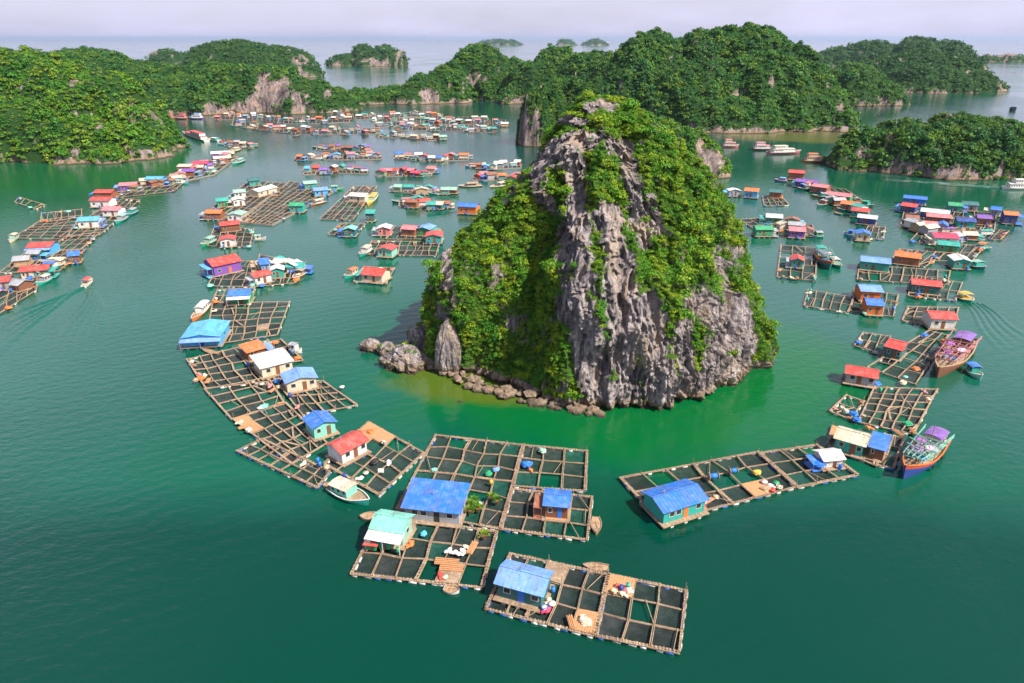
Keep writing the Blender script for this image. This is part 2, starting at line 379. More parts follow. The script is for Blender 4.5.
# ------------------------------------------------------------------ hills (heightfields of rounded karst cones) and their forest
def bare_mask(V, spots):
    """1 where bare rock shows: spots = (px, py, rx, ry) seen from the drone, kept on the surface in the world"""
    u, v = proj(V); m = np.zeros(len(V))
    for (x, y, rx, ry) in spots: m = np.maximum(m, 1.25 - ((u - x) / rx) ** 2 - ((v - y) / ry) ** 2)
    return np.clip(m, 0, 1)
def hill(name, label, peaks, res, rad, mat, spots=(), seed=1, per=34, rough=.1, spacing=1.0, vlabel='', warpamp=1.0):
    pk = []
    for (px, Y, pyt, Rx, Ry) in peaks:
        z = zat(pyt, Y) - rad * 1.15; pk.append((xat(px, Y, z), Y, z, Rx, Ry))
    x0 = min(p[0] - p[3] * 1.35 for p in pk); x1 = max(p[0] + p[3] * 1.35 for p in pk)
    y0 = min(p[1] - p[4] * 1.35 for p in pk); y1 = max(p[1] + p[4] * 1.35 for p in pk)
    nx = int((x1 - x0) / res) + 2; ny = int((y1 - y0) / res) + 2
    X, Y = np.meshgrid(np.linspace(x0, x1, nx), np.linspace(y0, y1, ny)); X = X.ravel(); Y = Y.ravel(); P = np.stack([X, Y, 0 * X], 1)
    s = max(p[3] for p in pk)
    wx = fbm(P, (2.2 / s,) * 3, seed, 4) * s * .16 * warpamp; wy = fbm(P, (2.2 / s,) * 3, seed + 9, 4) * s * .16 * warpamp
    Z = np.full(len(X), -30.)
    for (cx, cy, h, Rx, Ry) in pk:
        d = np.sqrt(((X + wx - cx) / Rx) ** 2 + ((Y + wy - cy) / Ry) ** 2)
        f = (h + 6) * (1 - np.minimum(d, 1.6) ** 2.5) - 6
        k = 4.0; hh = np.clip(.5 + .5 * (f - Z) / k, 0, 1); Z = Z * (1 - hh) + f * hh + k * hh * (1 - hh)
    hm = max(p[2] for p in pk)
    Z = Z + (fbm(P, (7 / s,) * 3, seed + 3, 5) * 1.35 - np.clip(ridged(P, (3.2 / s,) * 3, seed + 31) - .75, 0, 1) * 3.2) * hm * rough * np.clip(Z / hm * 2, .15, 1)
    V = np.stack([X, Y, Z], 1)
    V[:, :2] += np.stack([noise(V, (.1, .1, .12), seed + 5), noise(V, (.1, .1, .12), seed + 6)], 1) * min(4, s * .05)
    F = np.array([(j * nx + i, j * nx + i + 1, (j + 1) * nx + i + 1, (j + 1) * nx + i) for j in range(ny - 1) for i in range(nx - 1)])
    zf = V[F, 2].max(1); F = F[zf > -2.5]
    used = np.unique(F); mp_ = -np.ones(len(V), int); mp_[used] = np.arange(len(used)); V = V[used]; F = mp_[F]
    bare = bare_mask(V, spots)
    # steep feet are bare too
    foot = np.clip(1.2 - V[:, 2] / (hm * .022 + .9), 0, 1)
    gz = ridged(V, (1.6 / s * 2.2, 1.6 / s * 2.2, .02), seed + 21); cl = fbm(V, (5 / s, 5 / s, 8 / s), seed + 22, 3)
    bare = np.maximum(bare, np.clip((cl - .5) * 3.5, 0, .9))
    nb = noise(V, (.04, .04, .1), seed + 8)
    veg = 1 - np.clip(np.maximum(bare, foot * 1.0) + nb * .5 * (bare > 0.05), 0, 1)
    o = npmesh(name, V, F, ROCK_HILL, True, veg)
    tag(o, label, 'island', kind='structure')
    fv = veg[F].mean(1)
    Pn, nr, idx = sample(V, F, np.clip(fv * 1.3 - .2, 0, 1) * spacing / (rad * rad * .95), seed)
    cam_d = np.array([0, 0, 70.]) - Pn; cam_d /= np.linalg.norm(cam_d, axis=1)[:, None]
    keep = ((nr * cam_d).sum(1) > -.32) & (Pn[:, 2] > .5)
    Pn = Pn[keep]; nr = nr[keep]
    rng = np.random.RandomState(seed + 50)
    Rr = rad * rng.uniform(.4, 1.05, len(Pn)) * (1 + .45 * noise(Pn, (.03, .03, .03), seed + 4)) * np.where(rng.uniform(size=len(Pn)) < .05, 1.7, 1)
    Pn = Pn + nr * Rr[:, None] * .2
    lo = leaves('forest_cover', Pn, Rr, int(per * 1.15), .21, mat, seed + 2)
    tag(lo, vlabel or ('dense green trees and scrub covering the ' + label), 'trees', kind='stuff')
    return len(Pn)

cnt = 0
# near left headland
cnt += hill('headland', 'rounded headland at the left edge with pale cliff patches', [(10, 520, 50, 75, 62), (-70, 520, 40, 90, 80), (98, 478, 68, 42, 38), (60, 500, 63, 48, 46), (134, 462, 98, 28, 24), (30, 465, 92, 70, 42), (80, 455, 114, 70, 34), (153, 458, 132, 13, 12)], 2.6, 2.3, LEAF_NEAR,
     [(118, 106, 4, 12), (132, 118, 5, 8), (160, 125, 3, 8), (75, 155, 5, 7), (105, 103, 4, 5), (125, 147, 10, 3), (100, 125, 3, 6), (60, 161, 20, 2), (150, 152, 30, 2)], 11, 44, .08)
cnt += hill('hill_range', 'long wooded ridge behind the left rafts with a pink cliff', [(85, 900, 49, 95, 70), (150, 860, 61, 80, 70), (195, 830, 60, 70, 65), (235, 800, 61, 62, 60), (272, 780, 64, 52, 45), (305, 765, 74, 42, 34), (335, 775, 84, 40, 28), (170, 780, 75, 60, 50), (120, 820, 60, 70, 60), (230, 755, 80, 50, 30)], 3.6, 3.1, LEAF_HILL,
     [(212, 107, 14, 5), (270, 96, 20, 16), (264, 80, 6, 12), (300, 100, 14, 11), (248, 108, 24, 5), (285, 85, 8, 10)], 12, 36, .08)
cnt += hill('hill_range', 'low wooded neck with cream cliffs closing the bay in the middle', [(360, 860, 86, 40, 28), (392, 870, 83, 34, 26), (420, 880, 72, 34, 34), (445, 890, 66, 34, 34), (478, 960, 43, 58, 58), (500, 940, 53, 52, 50), (458, 940, 58, 44, 44), (410, 855, 88, 34, 18), (437, 860, 84, 22, 16), (452, 868, 88, 24, 20)], 3.6, 3.1, LEAF_HILL,
     [(430, 96, 11, 9), (475, 80, 14, 7), (400, 103, 10, 4), (455, 103, 14, 4)], 13, 36, .07)
cnt += hill('hill_range', 'dark wooded hill between the neck and the large hill', [(556, 900, 45, 45, 50), (535, 890, 57, 45, 50), (588, 880, 48, 42, 50), (612, 860, 52, 40, 50), (520, 870, 80, 35, 26), (570, 850, 75, 50, 40)], 3.8, 3.2, LEAF_HILL,
     [(515, 100, 18, 4), (545, 100, 12, 5)], 14, 34, .07)
cnt += hill('forest_hill', 'largest wooded hill behind the central rock', [(655, 720, 31, 72, 80), (745, 730, 24, 80, 85), (700, 720, 30, 72, 80), (790, 690, 44, 52, 62), (640, 680, 48, 52, 62), (820, 640, 75, 36, 40), (760, 650, 52, 78, 62), (700, 640, 62, 72, 56), (838, 605, 104, 24, 26), (800, 615, 88, 46, 36), (730, 600, 95, 62, 32)], 3.3, 3.0, LEAF_HILL,
     [(700, 131, 60, 4), (770, 133, 60, 4), (835, 130, 25, 5), (840, 108, 4, 6)], 15, 44, .085)
cnt += hill('islet', 'low craggy island at the right edge with dark grey foot', [(872, 420, 124, 26, 18), (905, 425, 117, 34, 26), (955, 422, 112, 36, 34), (1000, 415, 116, 36, 34), (1045, 405, 127, 34, 30), (925, 405, 124, 40, 26), (980, 395, 124, 44, 24)], 2.0, 2.1, LEAF_HILL,
     [(865, 152, 10, 6), (905, 164, 24, 6), (960, 172, 40, 6), (1005, 177, 14, 6), (935, 154, 6, 4), (885, 152, 5, 4)], 16, 44, .12)
cnt += hill('crag', 'steep half-hidden crag just behind the right shoulder of the central rock', [(690, 395, 126, 24, 15), (665, 400, 118, 24, 18), (704, 390, 138, 20, 11), (719, 384, 160, 10, 8)], 1.3, 1.6, LEAF_NEAR,
     [(712, 163, 14, 14), (700, 150, 5, 12), (725, 176, 8, 4)], 17, 40, .1)
cnt += hill('crag', 'grey craggy islet peeking out left of the summit of the central rock', [(548, 520, 88, 19, 18), (575, 530, 82, 26, 20), (537, 512, 90, 13, 12), (526, 514, 108, 9, 10), (545, 508, 104, 10, 12), (600, 540, 84, 26, 20)], 1.3, 1.5, LEAF_HILL,
     [(526, 128, 7, 22), (537, 118, 4, 14), (537, 142, 9, 7)], 18, 40, .2, warpamp=1.8)
cnt += hill('islet', 'rounded wooded islet in front of the far right hills', [(853, 860, 60, 50, 44), (832, 860, 70, 44, 36), (880, 850, 78, 36, 30)], 4, 3.6, LEAF_HILL, [(880, 102, 24, 3)], 19, 30, .06)
cnt += hill('far_island', 'broad wooded island at far right with a pier at its foot', [(908, 1150, 50, 70, 75), (945, 1120, 51, 90, 75), (925, 1060, 62, 85, 60), (968, 1080, 66, 55, 45), (885, 1130, 56, 60, 60), (925, 1180, 47, 50, 60)], 6, 4.5, LEAF_FAR, [(950, 96, 50, 2)], 20, 30, .06)
cnt += hill('far_island', 'bluish back ridge beyond the far right hills', [(875, 2100, 38, 130, 100), (848, 2100, 44, 110, 80), (815, 2100, 49, 80, 80), (918, 1900, 33, 60, 80), (945, 1900, 38, 95, 80), (960, 1850, 45, 75, 70)], 12, 9, LEAF_FAR, [], 21, 22, .05)
cnt += hill('far_island', 'dome-topped wooded island beyond the left ridge', [(240, 1500, 38, 110, 90), (215, 1500, 39.5, 80, 70), (275, 1500, 42, 90, 70), (295, 1480, 52, 50, 50), (255, 1470, 47, 100, 70)], 9, 5.5, LEAF_FAR, [(300, 60, 10, 5)], 22, 28, .06)
cnt += hill('far_island', 'lone saddle-shaped island out on the open sea', [(363, 2150, 41, 45, 60), (385, 2130, 42, 55, 55), (345, 2130, 51, 60, 50), (398, 2120, 47, 26, 40), (372, 2120, 48, 70, 50), (336, 2120, 56, 30, 30)], 8, 7.5, LEAF_FAR, [(365, 61, 30, 2), (400, 55, 4, 7)], 23, 24, .06)
cnt += hill('far_island', 'low flat islet on the sea at the far right edge', [(1010, 2500, 50.5, 70, 40), (988, 2500, 51, 30, 30)], 10, 8, LEAF_FAR, [(1003, 55, 30, 2)], 24, 16, .06)
cnt += hill('far_island', 'distant hill peeking over the left headland', [(85, 1700, 45, 110, 80), (75, 1690, 48, 120, 70), (128, 1690, 56, 60, 50)], 12, 9, LEAF_FAR, [], 25, 20, .06)
cnt += hill('far_island', 'small distant peaks just left of the dome-topped island', [(165, 2300, 46, 60, 60), (153, 2300, 46.5, 22, 30), (185, 2300, 49, 50, 40)], 10, 9, LEAF_FAR, [(153, 51, 5, 4)], 26, 16, .06)
cnt += hill('far_island', 'tiny bluish peak on the sea at far left', [(38, 2400, 46, 38, 40), (44, 2380, 51, 40, 30)], 10, 9, LEAF_FAR, [], 27, 16, .06)
cnt += hill('far_island', 'pair of faint humps on the horizon above the middle hills', [(566, 9000, 36.8, 130, 130), (595, 9000, 37.2, 180, 130)], 40, 25, LEAF_FAR, [], 28, 10, .05)
cnt += hill('far_island', 'faint flat hump on the horizon above the bay neck', [(500, 9500, 37.8, 330, 150), (380, 9000, 38.6, 1, 1)], 40, 25, LEAF_FAR, [], 29, 10, .05)
print('CROWNS', cnt)

# ------------------------------------------------------------------ the central rock: contour rings with fluted limestone
def ringrock(name, tab, NT, NZ, mat, seed, amps, label, cat='rock', kind='structure', recess=None, z0=-2.0):
    """tab rows: z, xl, xr, xc, yf, yb, yc"""
    tab = np.array(tab, float)
    ztop = tab[-1, 0]; t = np.linspace(0, 1, NZ); z = z0 + (ztop - z0) * (1 - (1 - t) ** 1.35)
    g = [np.interp(z, tab[:, 0], tab[:, i]) for i in range(1, 7)]
    for q in range(6):
        k = max(3, NZ // 40) | 1; pad = np.pad(g[q], k // 2, mode='edge'); g[q] = np.convolve(pad, np.ones(k) / k, 'valid')
    last = np.clip((1 - t) * NZ / 6, 0, 1)
    xl, xr, xc, yf, yb, yc = g
    th = np.linspace(0, 2 * np.pi, NT, endpoint=False)
    ct, st = np.cos(th)[None], np.sin(th)[None]
    a = np.where(ct > 0, (xr - xc)[:, None], (xc - xl)[:, None]) * last[:, None]; b = np.where(st > 0, (yb - yc)[:, None], (yc - yf)[:, None]) * last[:, None]
    X = xc[:, None] + a * ct; Y = yc[:, None] + b * st; Z = np.repeat(z[:, None], NT, 1)
    rad = np.sqrt(a * a * ct ** 2 + b * b * st ** 2)
    P = np.stack([X.ravel(), Y.ravel(), Z.ravel()], 1)
    D = np.zeros(len(P)); ws = np.ptp(P[:, 0]) * .03
    W_ = P + np.stack([noise(P, (.5 / ws,) * 3, seed + 90), noise(P, (.5 / ws,) * 3, seed + 91), noise(P, (.5 / ws,) * 3, seed + 92) * 1.5], 1) * ws * .35
    for (amp, sxy, sz, kind_) in amps:
        nn = noise(P, (sxy, sxy, sz), seed) if kind_ == 'n' else (ridged(W_, (sxy, sxy, sz), seed) - .55) if kind_ == 'r' else (.45 - ridged(W_, (sxy, sxy, sz), seed)) * 1.1
        D += amp * nn; seed += 1
    rr = rad.ravel(); D *= np.clip(rr / 7, 0.12, 1)
    zz = Z.ravel()
    D -= 1.1 * np.exp(-((zz - .5) / .7) ** 2) * (.6 + .6 * noise(P, (.1, .1, .1), 77))
    if recess is not None: D -= recess(P, np.repeat(th[None], NZ, 0).ravel()) * np.clip(rr / 12, 0, 1)
    D = np.maximum(D, -rr * .85)
    dx = np.repeat(np.cos(th)[None], NZ, 0).ravel(); dy = np.repeat(np.sin(th)[None], NZ, 0).ravel()
    V = P.copy(); V[:, 0] += dx * D; V[:, 1] += dy * D; V[:, 2] += noise(P, (.25, .25, .25), seed + 3) * np.clip(rr / 8, 0.3, 1) * np.clip(zz / 4, 0, 1) * .9
    I = np.arange(NZ * NT).reshape(NZ, NT)
    F = np.stack([I[:-1], np.roll(I[:-1], -1, 1), np.roll(I[1:], -1, 1), I[1:]], 2).reshape(-1, 4)
    return V, F

px2 = lambda px, py, Y=158: (xat(px, Y, zat(py, Y)))
rows = [(-2, 128), (0, 122), (8, 124), (16, 126), (25, 129), (34, 134), (44, 141), (52, 148), (55.5, 153), (58.2, 158.5)]
ybk = [198, 197, 195, 192, 188, 184, 179, 173, 168, 160.5]
zs = [r[0] for r in rows]
sil = [(600, 93, 612), (568, 100, 638), (552, 121, 668), (540, 143, 686), (524, 172, 703), (501, 202, 717), (470, 222, 729), (448, 241, 737), (440, 263, 742), (433, 290, 748), (426, 315, 752), (420, 340, 756), (418, 352, 758)]
sz_ = np.array([zat(p[1], 158) for p in sil])[::-1]; sl = np.array([px2(p[0], p[1]) for p in sil])[::-1]; sr = np.array([px2(p[2], p[1]) for p in sil])[::-1]
tab = []
for (z, yf), yb in zip(rows, ybk):
    xl = np.interp(z, sz_, sl); xr = np.interp(z, sz_, sr); f = np.clip(z / 60., 0, 1)
    tab.append((z, xl + 1, xr - 1, 26 * (1 - f) + 20.3 * f, yf, yb, 158 * (1 - f) + 159 * f))
def recess(P, th):
    # gully on the front left, buttress kept proud to its right
    a = np.exp(-((th - R(232)) / R(15)) ** 2) * np.exp(-((P[:, 2] - 20) / 18.) ** 2) * 9.0
    b = -np.exp(-((th - R(257)) / R(9)) ** 2) * np.exp(-((P[:, 2] - 26) / 20.) ** 2) * 4.0
    c = -np.exp(-((th - R(196)) / R(14)) ** 2) * np.exp(-((P[:, 2] - 20) / 9.) ** 2) * 3.0
    d = np.exp(-((th - R(283)) / R(8)) ** 2) * np.exp(-((P[:, 2] - 36) / 15.) ** 2) * 2.5
    return a + b + c + d
V, F = ringrock('karst', tab, 1300, 520, ROCK_MAIN, 31, [(4.4, 1 / 17, 1 / 26, 'n'), (2.4, 1 / 7.5, 1 / 46, 'b'), (1.6, 1 / 3.0, 1 / 26, 'r'), (1.2, 1 / 1.5, 1 / 15, 'r'), (.7, 1 / .75, 1 / 7, 'r'), (.8, 1 / 6, 1 / 5, 'n'), (.4, 1 / 1.6, 1 / 1.8, 'b'), (.3, 1 / .8, 1 / .9, 'b')], '', recess=recess)
a, b, c, d = (V[F[:, i]] for i in range(4)); fn = np.cross(c - a, d - b); fn /= np.linalg.norm(fn, axis=1)[:, None] + 1e-9
u, v = proj(V)
def seg(u, v, pts, w):
    """closeness to a polyline in view, used to lay the rock bands on the surface"""
    best = np.full(len(u), 1e9)
    for (x0, y0), (x1, y1) in zip(pts[:-1], pts[1:]):
        dx, dy = x1 - x0, y1 - y0; t = np.clip(((u - x0) * dx + (v - y0) * dy) / (dx * dx + dy * dy), 0, 1)
        best = np.minimum(best, np.hypot(u - x0 - t * dx, v - y0 - t * dy))
    return np.clip(1.5 - best / w, 0, 1)
bands = [([(545, 160), (562, 145), (598, 140), (622, 150), (636, 195), (640, 240)], 10), ([(540, 170), (538, 192), (552, 208)], 8), ([(575, 165), (582, 230)], 10), ([(575, 240), (575, 300), (590, 350), (606, 400)], 16),
         ([(606, 215), (622, 262), (625, 320), (628, 400)], 14), ([(648, 200), (655, 225)], 9), ([(650, 310), (660, 395)], 15), ([(700, 300), (728, 325), (705, 390)], 14), ([(665, 392), (720, 392), (745, 370)], 15),
         ([(588, 108), (600, 104), (612, 108)], 6), ([(738, 300), (750, 345), (735, 380)], 8), ([(447, 250), (446, 285)], 5), ([(470, 388), (530, 402), (600, 410)], 6), ([(682, 330), (690, 390)], 9), ([(718, 262), (728, 300)], 5), ([(560, 120), (585, 122)], 4)]
bare = np.zeros(len(V))
for pts, w in bands: bare = np.maximum(bare, seg(u, v, pts, w))
vnz = np.zeros(len(V)); cntv = np.zeros(len(V))
for i in range(4): np.add.at(vnz, F[:, i], fn[:, 2]); np.add.at(cntv, F[:, i], 1)
vnz /= np.maximum(cntv, 1)
n1 = fbm(V, (1 / 7., 1 / 7., 1 / 11.), 41, 4); n2 = noise(V, (1 / 2.2,) * 3, 45)
veg = .92 - 1.0 * bare + .48 * n1 + .4 * n2 + .25 * noise(V, (1 / 3.2, 1 / 3.2, 1 / 9.), 47) + .45 * np.clip(vnz - .35, -.25, .5)
veg = np.where(V[:, 2] < 1.8 + 1.2 * n1, -1, veg); veg = np.clip(veg, 0, 1)
main = npmesh('limestone_island', V, F, ROCK_MAIN, True, np.clip(veg, 0, 1))
tag(main, 'towering grey limestone rock island draped in bright green scrub in the middle of the bay', 'island', kind='structure')
fv = veg[F].mean(1)
gl = np.array([0, 0, 70.])
Pn, nr, idx = sample(V, F, np.clip((fv - .42) * 5, 0, 1) * 1.35, 7)
nz1 = noise(Pn, (1 / 6.,) * 3, 52)
rng = np.random.RandomState(8)
Rr = rng.uniform(.3, .85, len(Pn)) * (1 + .45 * nz1)
cd = gl - Pn; cd /= np.linalg.norm(cd, axis=1)[:, None]; kp = ((nr * cd).sum(1) > -.4); Pn = Pn[kp]; nr = nr[kp]; Rr = Rr[kp]
tag(leaves('shrub_cover', Pn + nr * Rr[:, None] * .2, Rr, 66, .165, LEAF_MAIN, 9), 'bright yellow-green shrubs and creepers clinging all over the central rock', 'shrubs', kind='stuff')
print('BUSHES', len(Pn))
# bigger individual-looking tree crowns among the scrub (left slope)
Pn, nr, idx = sample(V, F, np.clip((fv - .6) * 5, 0, 1) * .028, 17)
kp = (nr * (gl - Pn) / np.linalg.norm(gl - Pn, axis=1)[:, None]).sum(1) > -.2; Pn = Pn[kp]; nr = nr[kp]
Rr = rng.uniform(1.1, 2.1, len(Pn)); Pn[:, 2] += Rr * .3
tag(leaves('tree_canopy', Pn + nr * Rr[:, None] * .15, Rr, 230, .105, LEAF_MAIN, 19), 'rounder leafy tree crowns standing out of the scrub on the central rock', 'trees', kind='stuff')
print('TREES', len(Pn))

def rock(name, label, px, py, w, d, h, seed, veg=0.0, cat='rock', lean=0):
    c = G(px, py); q = []
    for f, s in ((-.06, 1.0), (0, 1), (.3, .92), (.6, .74), (.85, .45), (1.0, .06)):
        q.append((f * h, c.x - w / 2 * s + lean * f, c.x + w / 2 * s + lean * f, c.x + lean * f, c.y - d / 2 * s, c.y + d / 2 * s, c.y))
    NT = 90 if w < 4 else 180
    V, F = ringrock(name, q, NT, NT // 2, ROCK_MAIN, seed, [(w * .2, 2.2 / w, 1.8 / h, 'n'), (w * .16, 4 / w, 2.2 / h, 'b'), (w * .1, 9 / w, 4 / h, 'r'), (w * .04, 20 / w, 12 / h, 'r')], '', z0=-.06 * h - .5)
    V2 = V.copy()
    o = npmesh(name, V2, F, ROCK_MAIN, True, np.clip(np.full(len(V2), veg) + .3 * noise(V2, (.5, .5, .5), seed), 0, 1))
    tag(o, label, cat); 
    if veg > 0:
        m = V[F].mean(1)[:, 2] > h * .45
        fvv = np.where(m & (noise(V[F].mean(1), (.35,) * 3, seed + 2) > .0), 1.0, 0)
        Pn, nr, _ = sample(V, F, fvv * .8 * min(1, veg * 1.6), seed)
        Rr = np.random.RandomState(seed).uniform(.4, .9, len(Pn))
        if len(Pn):
            lo = leaves('scrub', Pn, Rr, 50, .22, LEAF_MAIN, seed, parent=o); lo['kind'] = 'stuff'
    return o
rock('rock_pillar', 'tall grey rock pillar leaning on the left foot of the central rock', 450, 372, 6.6, 5, 13.5, 61, .25)
rock('boulder', 'wide pale boulder on the water left of the tall rock pillar', 406, 366, 11, 8, 5.6, 62, .12, 'boulder')
rock('boulder', 'grey sloping boulder behind the wide pale boulder at the island foot', 420, 352, 8, 7, 7.5, 63, .3, 'boulder')
rock('boulder', 'low tan rock at the far left tip of the island foot', 371, 350, 6.5, 4.5, 3.2, 64, 0, 'boulder')
rock('boulder', 'small rock between the far left tip rock and the wide boulder', 388, 354, 6, 4.5, 3.4, 65, .1, 'boulder')
rock('boulder', 'flat dark rock awash in the shallows below the rock pillar', 460, 402, 2.4, 1.6, .5, 66, 0, 'boulder')
# rubble along the foot
rub = MB(); rr = random.Random(4)
ico_v = None
def lump(mb, c, r, rnd, zs=.7):
    t = (1 + 5 ** .5) / 2
    vs = [(-1, t, 0), (1, t, 0), (-1, -t, 0), (1, -t, 0), (0, -1, t), (0, 1, t), (0, -1, -t), (0, 1, -t), (t, 0, -1), (t, 0, 1), (-t, 0, -1), (-t, 0, 1)]
    fs = [(0, 11, 5), (0, 5, 1), (0, 1, 7), (0, 7, 10), (0, 10, 11), (1, 5, 9), (5, 11, 4), (11, 10, 2), (10, 7, 6), (7, 1, 8), (3, 9, 4), (3, 4, 2), (3, 2, 6), (3, 6, 8), (3, 8, 9), (4, 9, 5), (2, 4, 11), (6, 2, 10), (8, 6, 7), (9, 8, 1)]
    mb.add([(c[0] + x * .53 * r * rnd.uniform(.7, 1.3), c[1] + y * .53 * r * rnd.uniform(.7, 1.3), c[2] + z * .53 * r * zs * rnd.uniform(.7, 1.3)) for x, y, z in vs], fs)
path = [(425, 362), (442, 374), (470, 388), (500, 396), (535, 405), (570, 411), (600, 414)]
for k in range(300):
    i = rr.random() * (len(path) - 1); j = int(i); f = i - j
    x = path[j][0] * (1 - f) + path[j + 1][0] * f; y = path[j][1] * (1 - f) + path[j + 1][1] * f - rr.uniform(-2, 9)
    p = G(x, y); lump(rub, (p.x, p.y, rr.uniform(0, .9) if y < 400 else rr.uniform(-.1, .4)), rr.choice([.25, .4, .6, .8, 1.3]) * rr.uniform(.6, 1.2), rr)
tag(rub.build('rubble', ROCK_MAIN), 'tumbled limestone rubble along the left front foot of the central rock', 'rubble', kind='stuff')
# ------------------------------------------------------------------ builders: rafts, houses, boats, deck goods
RND = random.Random(21)
DONE = []          # things that receive ordinals
def ppm(p): return FPX / (p.y * CP + CAM_H * SP)
FLOATC = [simple('float_white', (.66, .66, .64), .6, .5), simple('float_blue', (.03, .12, .42), .45, .3), simple('float_grey', (.3, .3, .32), .7, .4)]
PLANK = simple('plank_orange', (.52, .26, .12), .8, .5, (.2, .12, .07), 0, 2.5)
def bil(q, s, t): return (q[0] * (1 - s) + q[1] * s) * (1 - t) + (q[3] * (1 - s) + q[2] * s) * t
def raft(label, px, nx, ny, fill=(), nets=True, detail=1, group=None, skip=()):
    q0 = [G(*p) for p in px]; c = sum(q0, Vector()) / 4
    q = [p - c for p in q0]
    t = empty('fish_farm_raft', c); tag(t, label, 'raft', group or 'floating fish farm rafts')
    z = .42; fr = MB(); rn = random.Random(int(px[0][0] * 7 + px[0][1]))
    J = [[bil(q, min(1, max(0, i / nx + (rn.uniform(-.02, .02) if 0 < i < nx else 0))), min(1, max(0, j / ny + (rn.uniform(-.02, .02) if 0 < j < ny else 0)))) for i in range(nx + 1)] for j in range(ny + 1)]
    wide = (.21 if detail > 1 else .23) if detail else .3
    def run(pts, main, zz):
        for a, b in zip(pts[:-1], pts[1:]):
            d = (b - a).normalized(); s = Vector((-d.y, d.x, 0)); e = rn.uniform(.05, .28)
            w = wide * (1.5 if main else 1) * rn.uniform(.7, 1.15); jz = rn.uniform(-.03, .03)
            if detail > 1:
                for k in (-1, 1):
                    fr.bar(a - d * e + s * k * w * .45 + Vector((0, 0, zz + jz)), b + d * e * rn.random() + s * k * w * .45 + s * rn.uniform(-.05, .05) + Vector((0, 0, zz + jz)), w * .52, .13)
                if main:
                    L_ = (b - a).length; k = .2
                    while k < L_:
                        p = a + d * k + Vector((0, 0, zz + .1)); hw = w * rn.uniform(.7, 1.0)
                        fr.bar(p - s * hw + d * rn.uniform(-.1, .1), p + s * hw, rn.uniform(.16, .26), .045); k += rn.uniform(.3, .62)
            else:
                fr.bar(a - d * e + Vector((0, 0, zz + jz)), b + d * e + Vector((0, 0, zz + jz)), w * 1.15, .16)
    for j in range(ny + 1): run(J[j], j in (0, ny) or (ny > 3 and j == ny // 2), z)
    for i in range(nx + 1): run([J[j][i] for j in range(ny + 1)], i in (0, nx) or (nx > 4 and i == nx // 2), z + .15)
    if detail:   # loose poles laid over the cells
        for k in range(max(2, nx * ny // 4)):
            i = rn.randrange(nx); j = rn.randrange(ny); a = J[j][i].lerp(J[j][i + 1], rn.random()); b = J[j + 1][i + 1].lerp(J[j + 1][i], rn.random())
            fr.bar(a + Vector((0, 0, z + .26)), b + Vector((0, 0, z + .26)), .09 if detail > 1 else rn.choice([.12, .15, .35]), .09)
        for k in range(nx + ny):
            i = rn.randrange(nx + 1); j = rn.randrange(ny + 1); p = J[j][i] + Vector((rn.uniform(-.2, .2), rn.uniform(-.2, .2), 0))
            fr.tube(p, p + Vector((rn.uniform(-.1, .1), rn.uniform(-.1, .1), rn.uniform(1.0, 1.9))), .05, 5)
    fr.build('frame', WOOD, t)
    cells = [(i, j) for j in range(ny) for i in range(nx) if (i, j) not in skip]
    if nets:
        one = MB()
        for (i, j) in cells:
            mb = MB(); cc = [J[j][i], J[j][i + 1], J[j + 1][i + 1], J[j + 1][i]]; m = sum(cc, Vector()) / 4
            if (i, j) in fill:
                pl = MB(); n_ = 9
                for k in range(n_):
                    a = cc[0].lerp(cc[1], (k + .5) / n_); b = cc[3].lerp(cc[2], (k + .5) / n_)
                    pl.bar(a + Vector((0, 0, z + .2 + rn.uniform(-.015, .015))), b + Vector((0, 0, z + .2)), (cc[1] - cc[0]).length / n_ * .93, .05)
                pl.build('deck_planks', PLANK if rn.random() < .6 else WOOD, t); continue
            if rn.random() < .14: continue
            R0 = [p + (m - p) * .07 for p in cc]; R1 = [p + (m - p) * .2 for p in cc]
            vs = [(p.x, p.y, .34) for p in R0] + [(p.x, p.y, .1) for p in R1] + [(m.x, m.y, .05)]
            fs = [(k, (k + 1) % 4, 4 + (k + 1) % 4, 4 + k) for k in range(4)] + [(4 + k, 4 + (k + 1) % 4, 8) for k in range(4)]
            if len(cells) > 99 or detail == 0: one.add(vs, fs)
            else:
                mb.add(vs, fs); mb.build('net', NETS[rn.choices([0, 1, 2, 3], [5, 4, 3, 3])[0]], t, True)
        if one.v:
            o = one.build('net', NETS[rn.choice([0, 1, 1])], t, True); o['kind'] = 'stuff'
    if detail:
        k = 0; per = []
        for a, b, n_ in ((q[0], q[1], nx), (q[1], q[2], ny), (q[3], q[2], nx), (q[0], q[3], ny)):
            for s in range(n_ * (2 if nx * ny < 45 else 1)): per.append((a.lerp(b, (s + rn.uniform(.25, .75)) / (n_ * (2 if nx * ny < 45 else 1))), (b - a).normalized()))
        rn.shuffle(per)
        for p, d in per[:34 if detail > 1 else 12]:
            f = MB(); hl = rn.uniform(.35, .6); r_ = rn.uniform(.22, .32)
            f.tube(p - d * hl + Vector((0, 0, .16)), p + d * hl + Vector((0, 0, .16)), r_, 8)
            f.build('float', rn.choices(FLOATC, [5, 2, 3])[0], t, True)
    else:
        f = MB()
        for a, b in ((q[3], q[2]), (q[0], q[3]), (q[1], q[2])): f.bar(a + Vector((0, 0, .12)), b + Vector((0, 0, .12)), .5, .3)
        f.build('float_row', FLOATC[2], t)
    t['_q'] = 0; del t['_q']
    DONE_R.append((t, px)); return t, q0
DONE_R = []
GLASS = simple('window_dark', (.03, .04, .05), .2, .1)
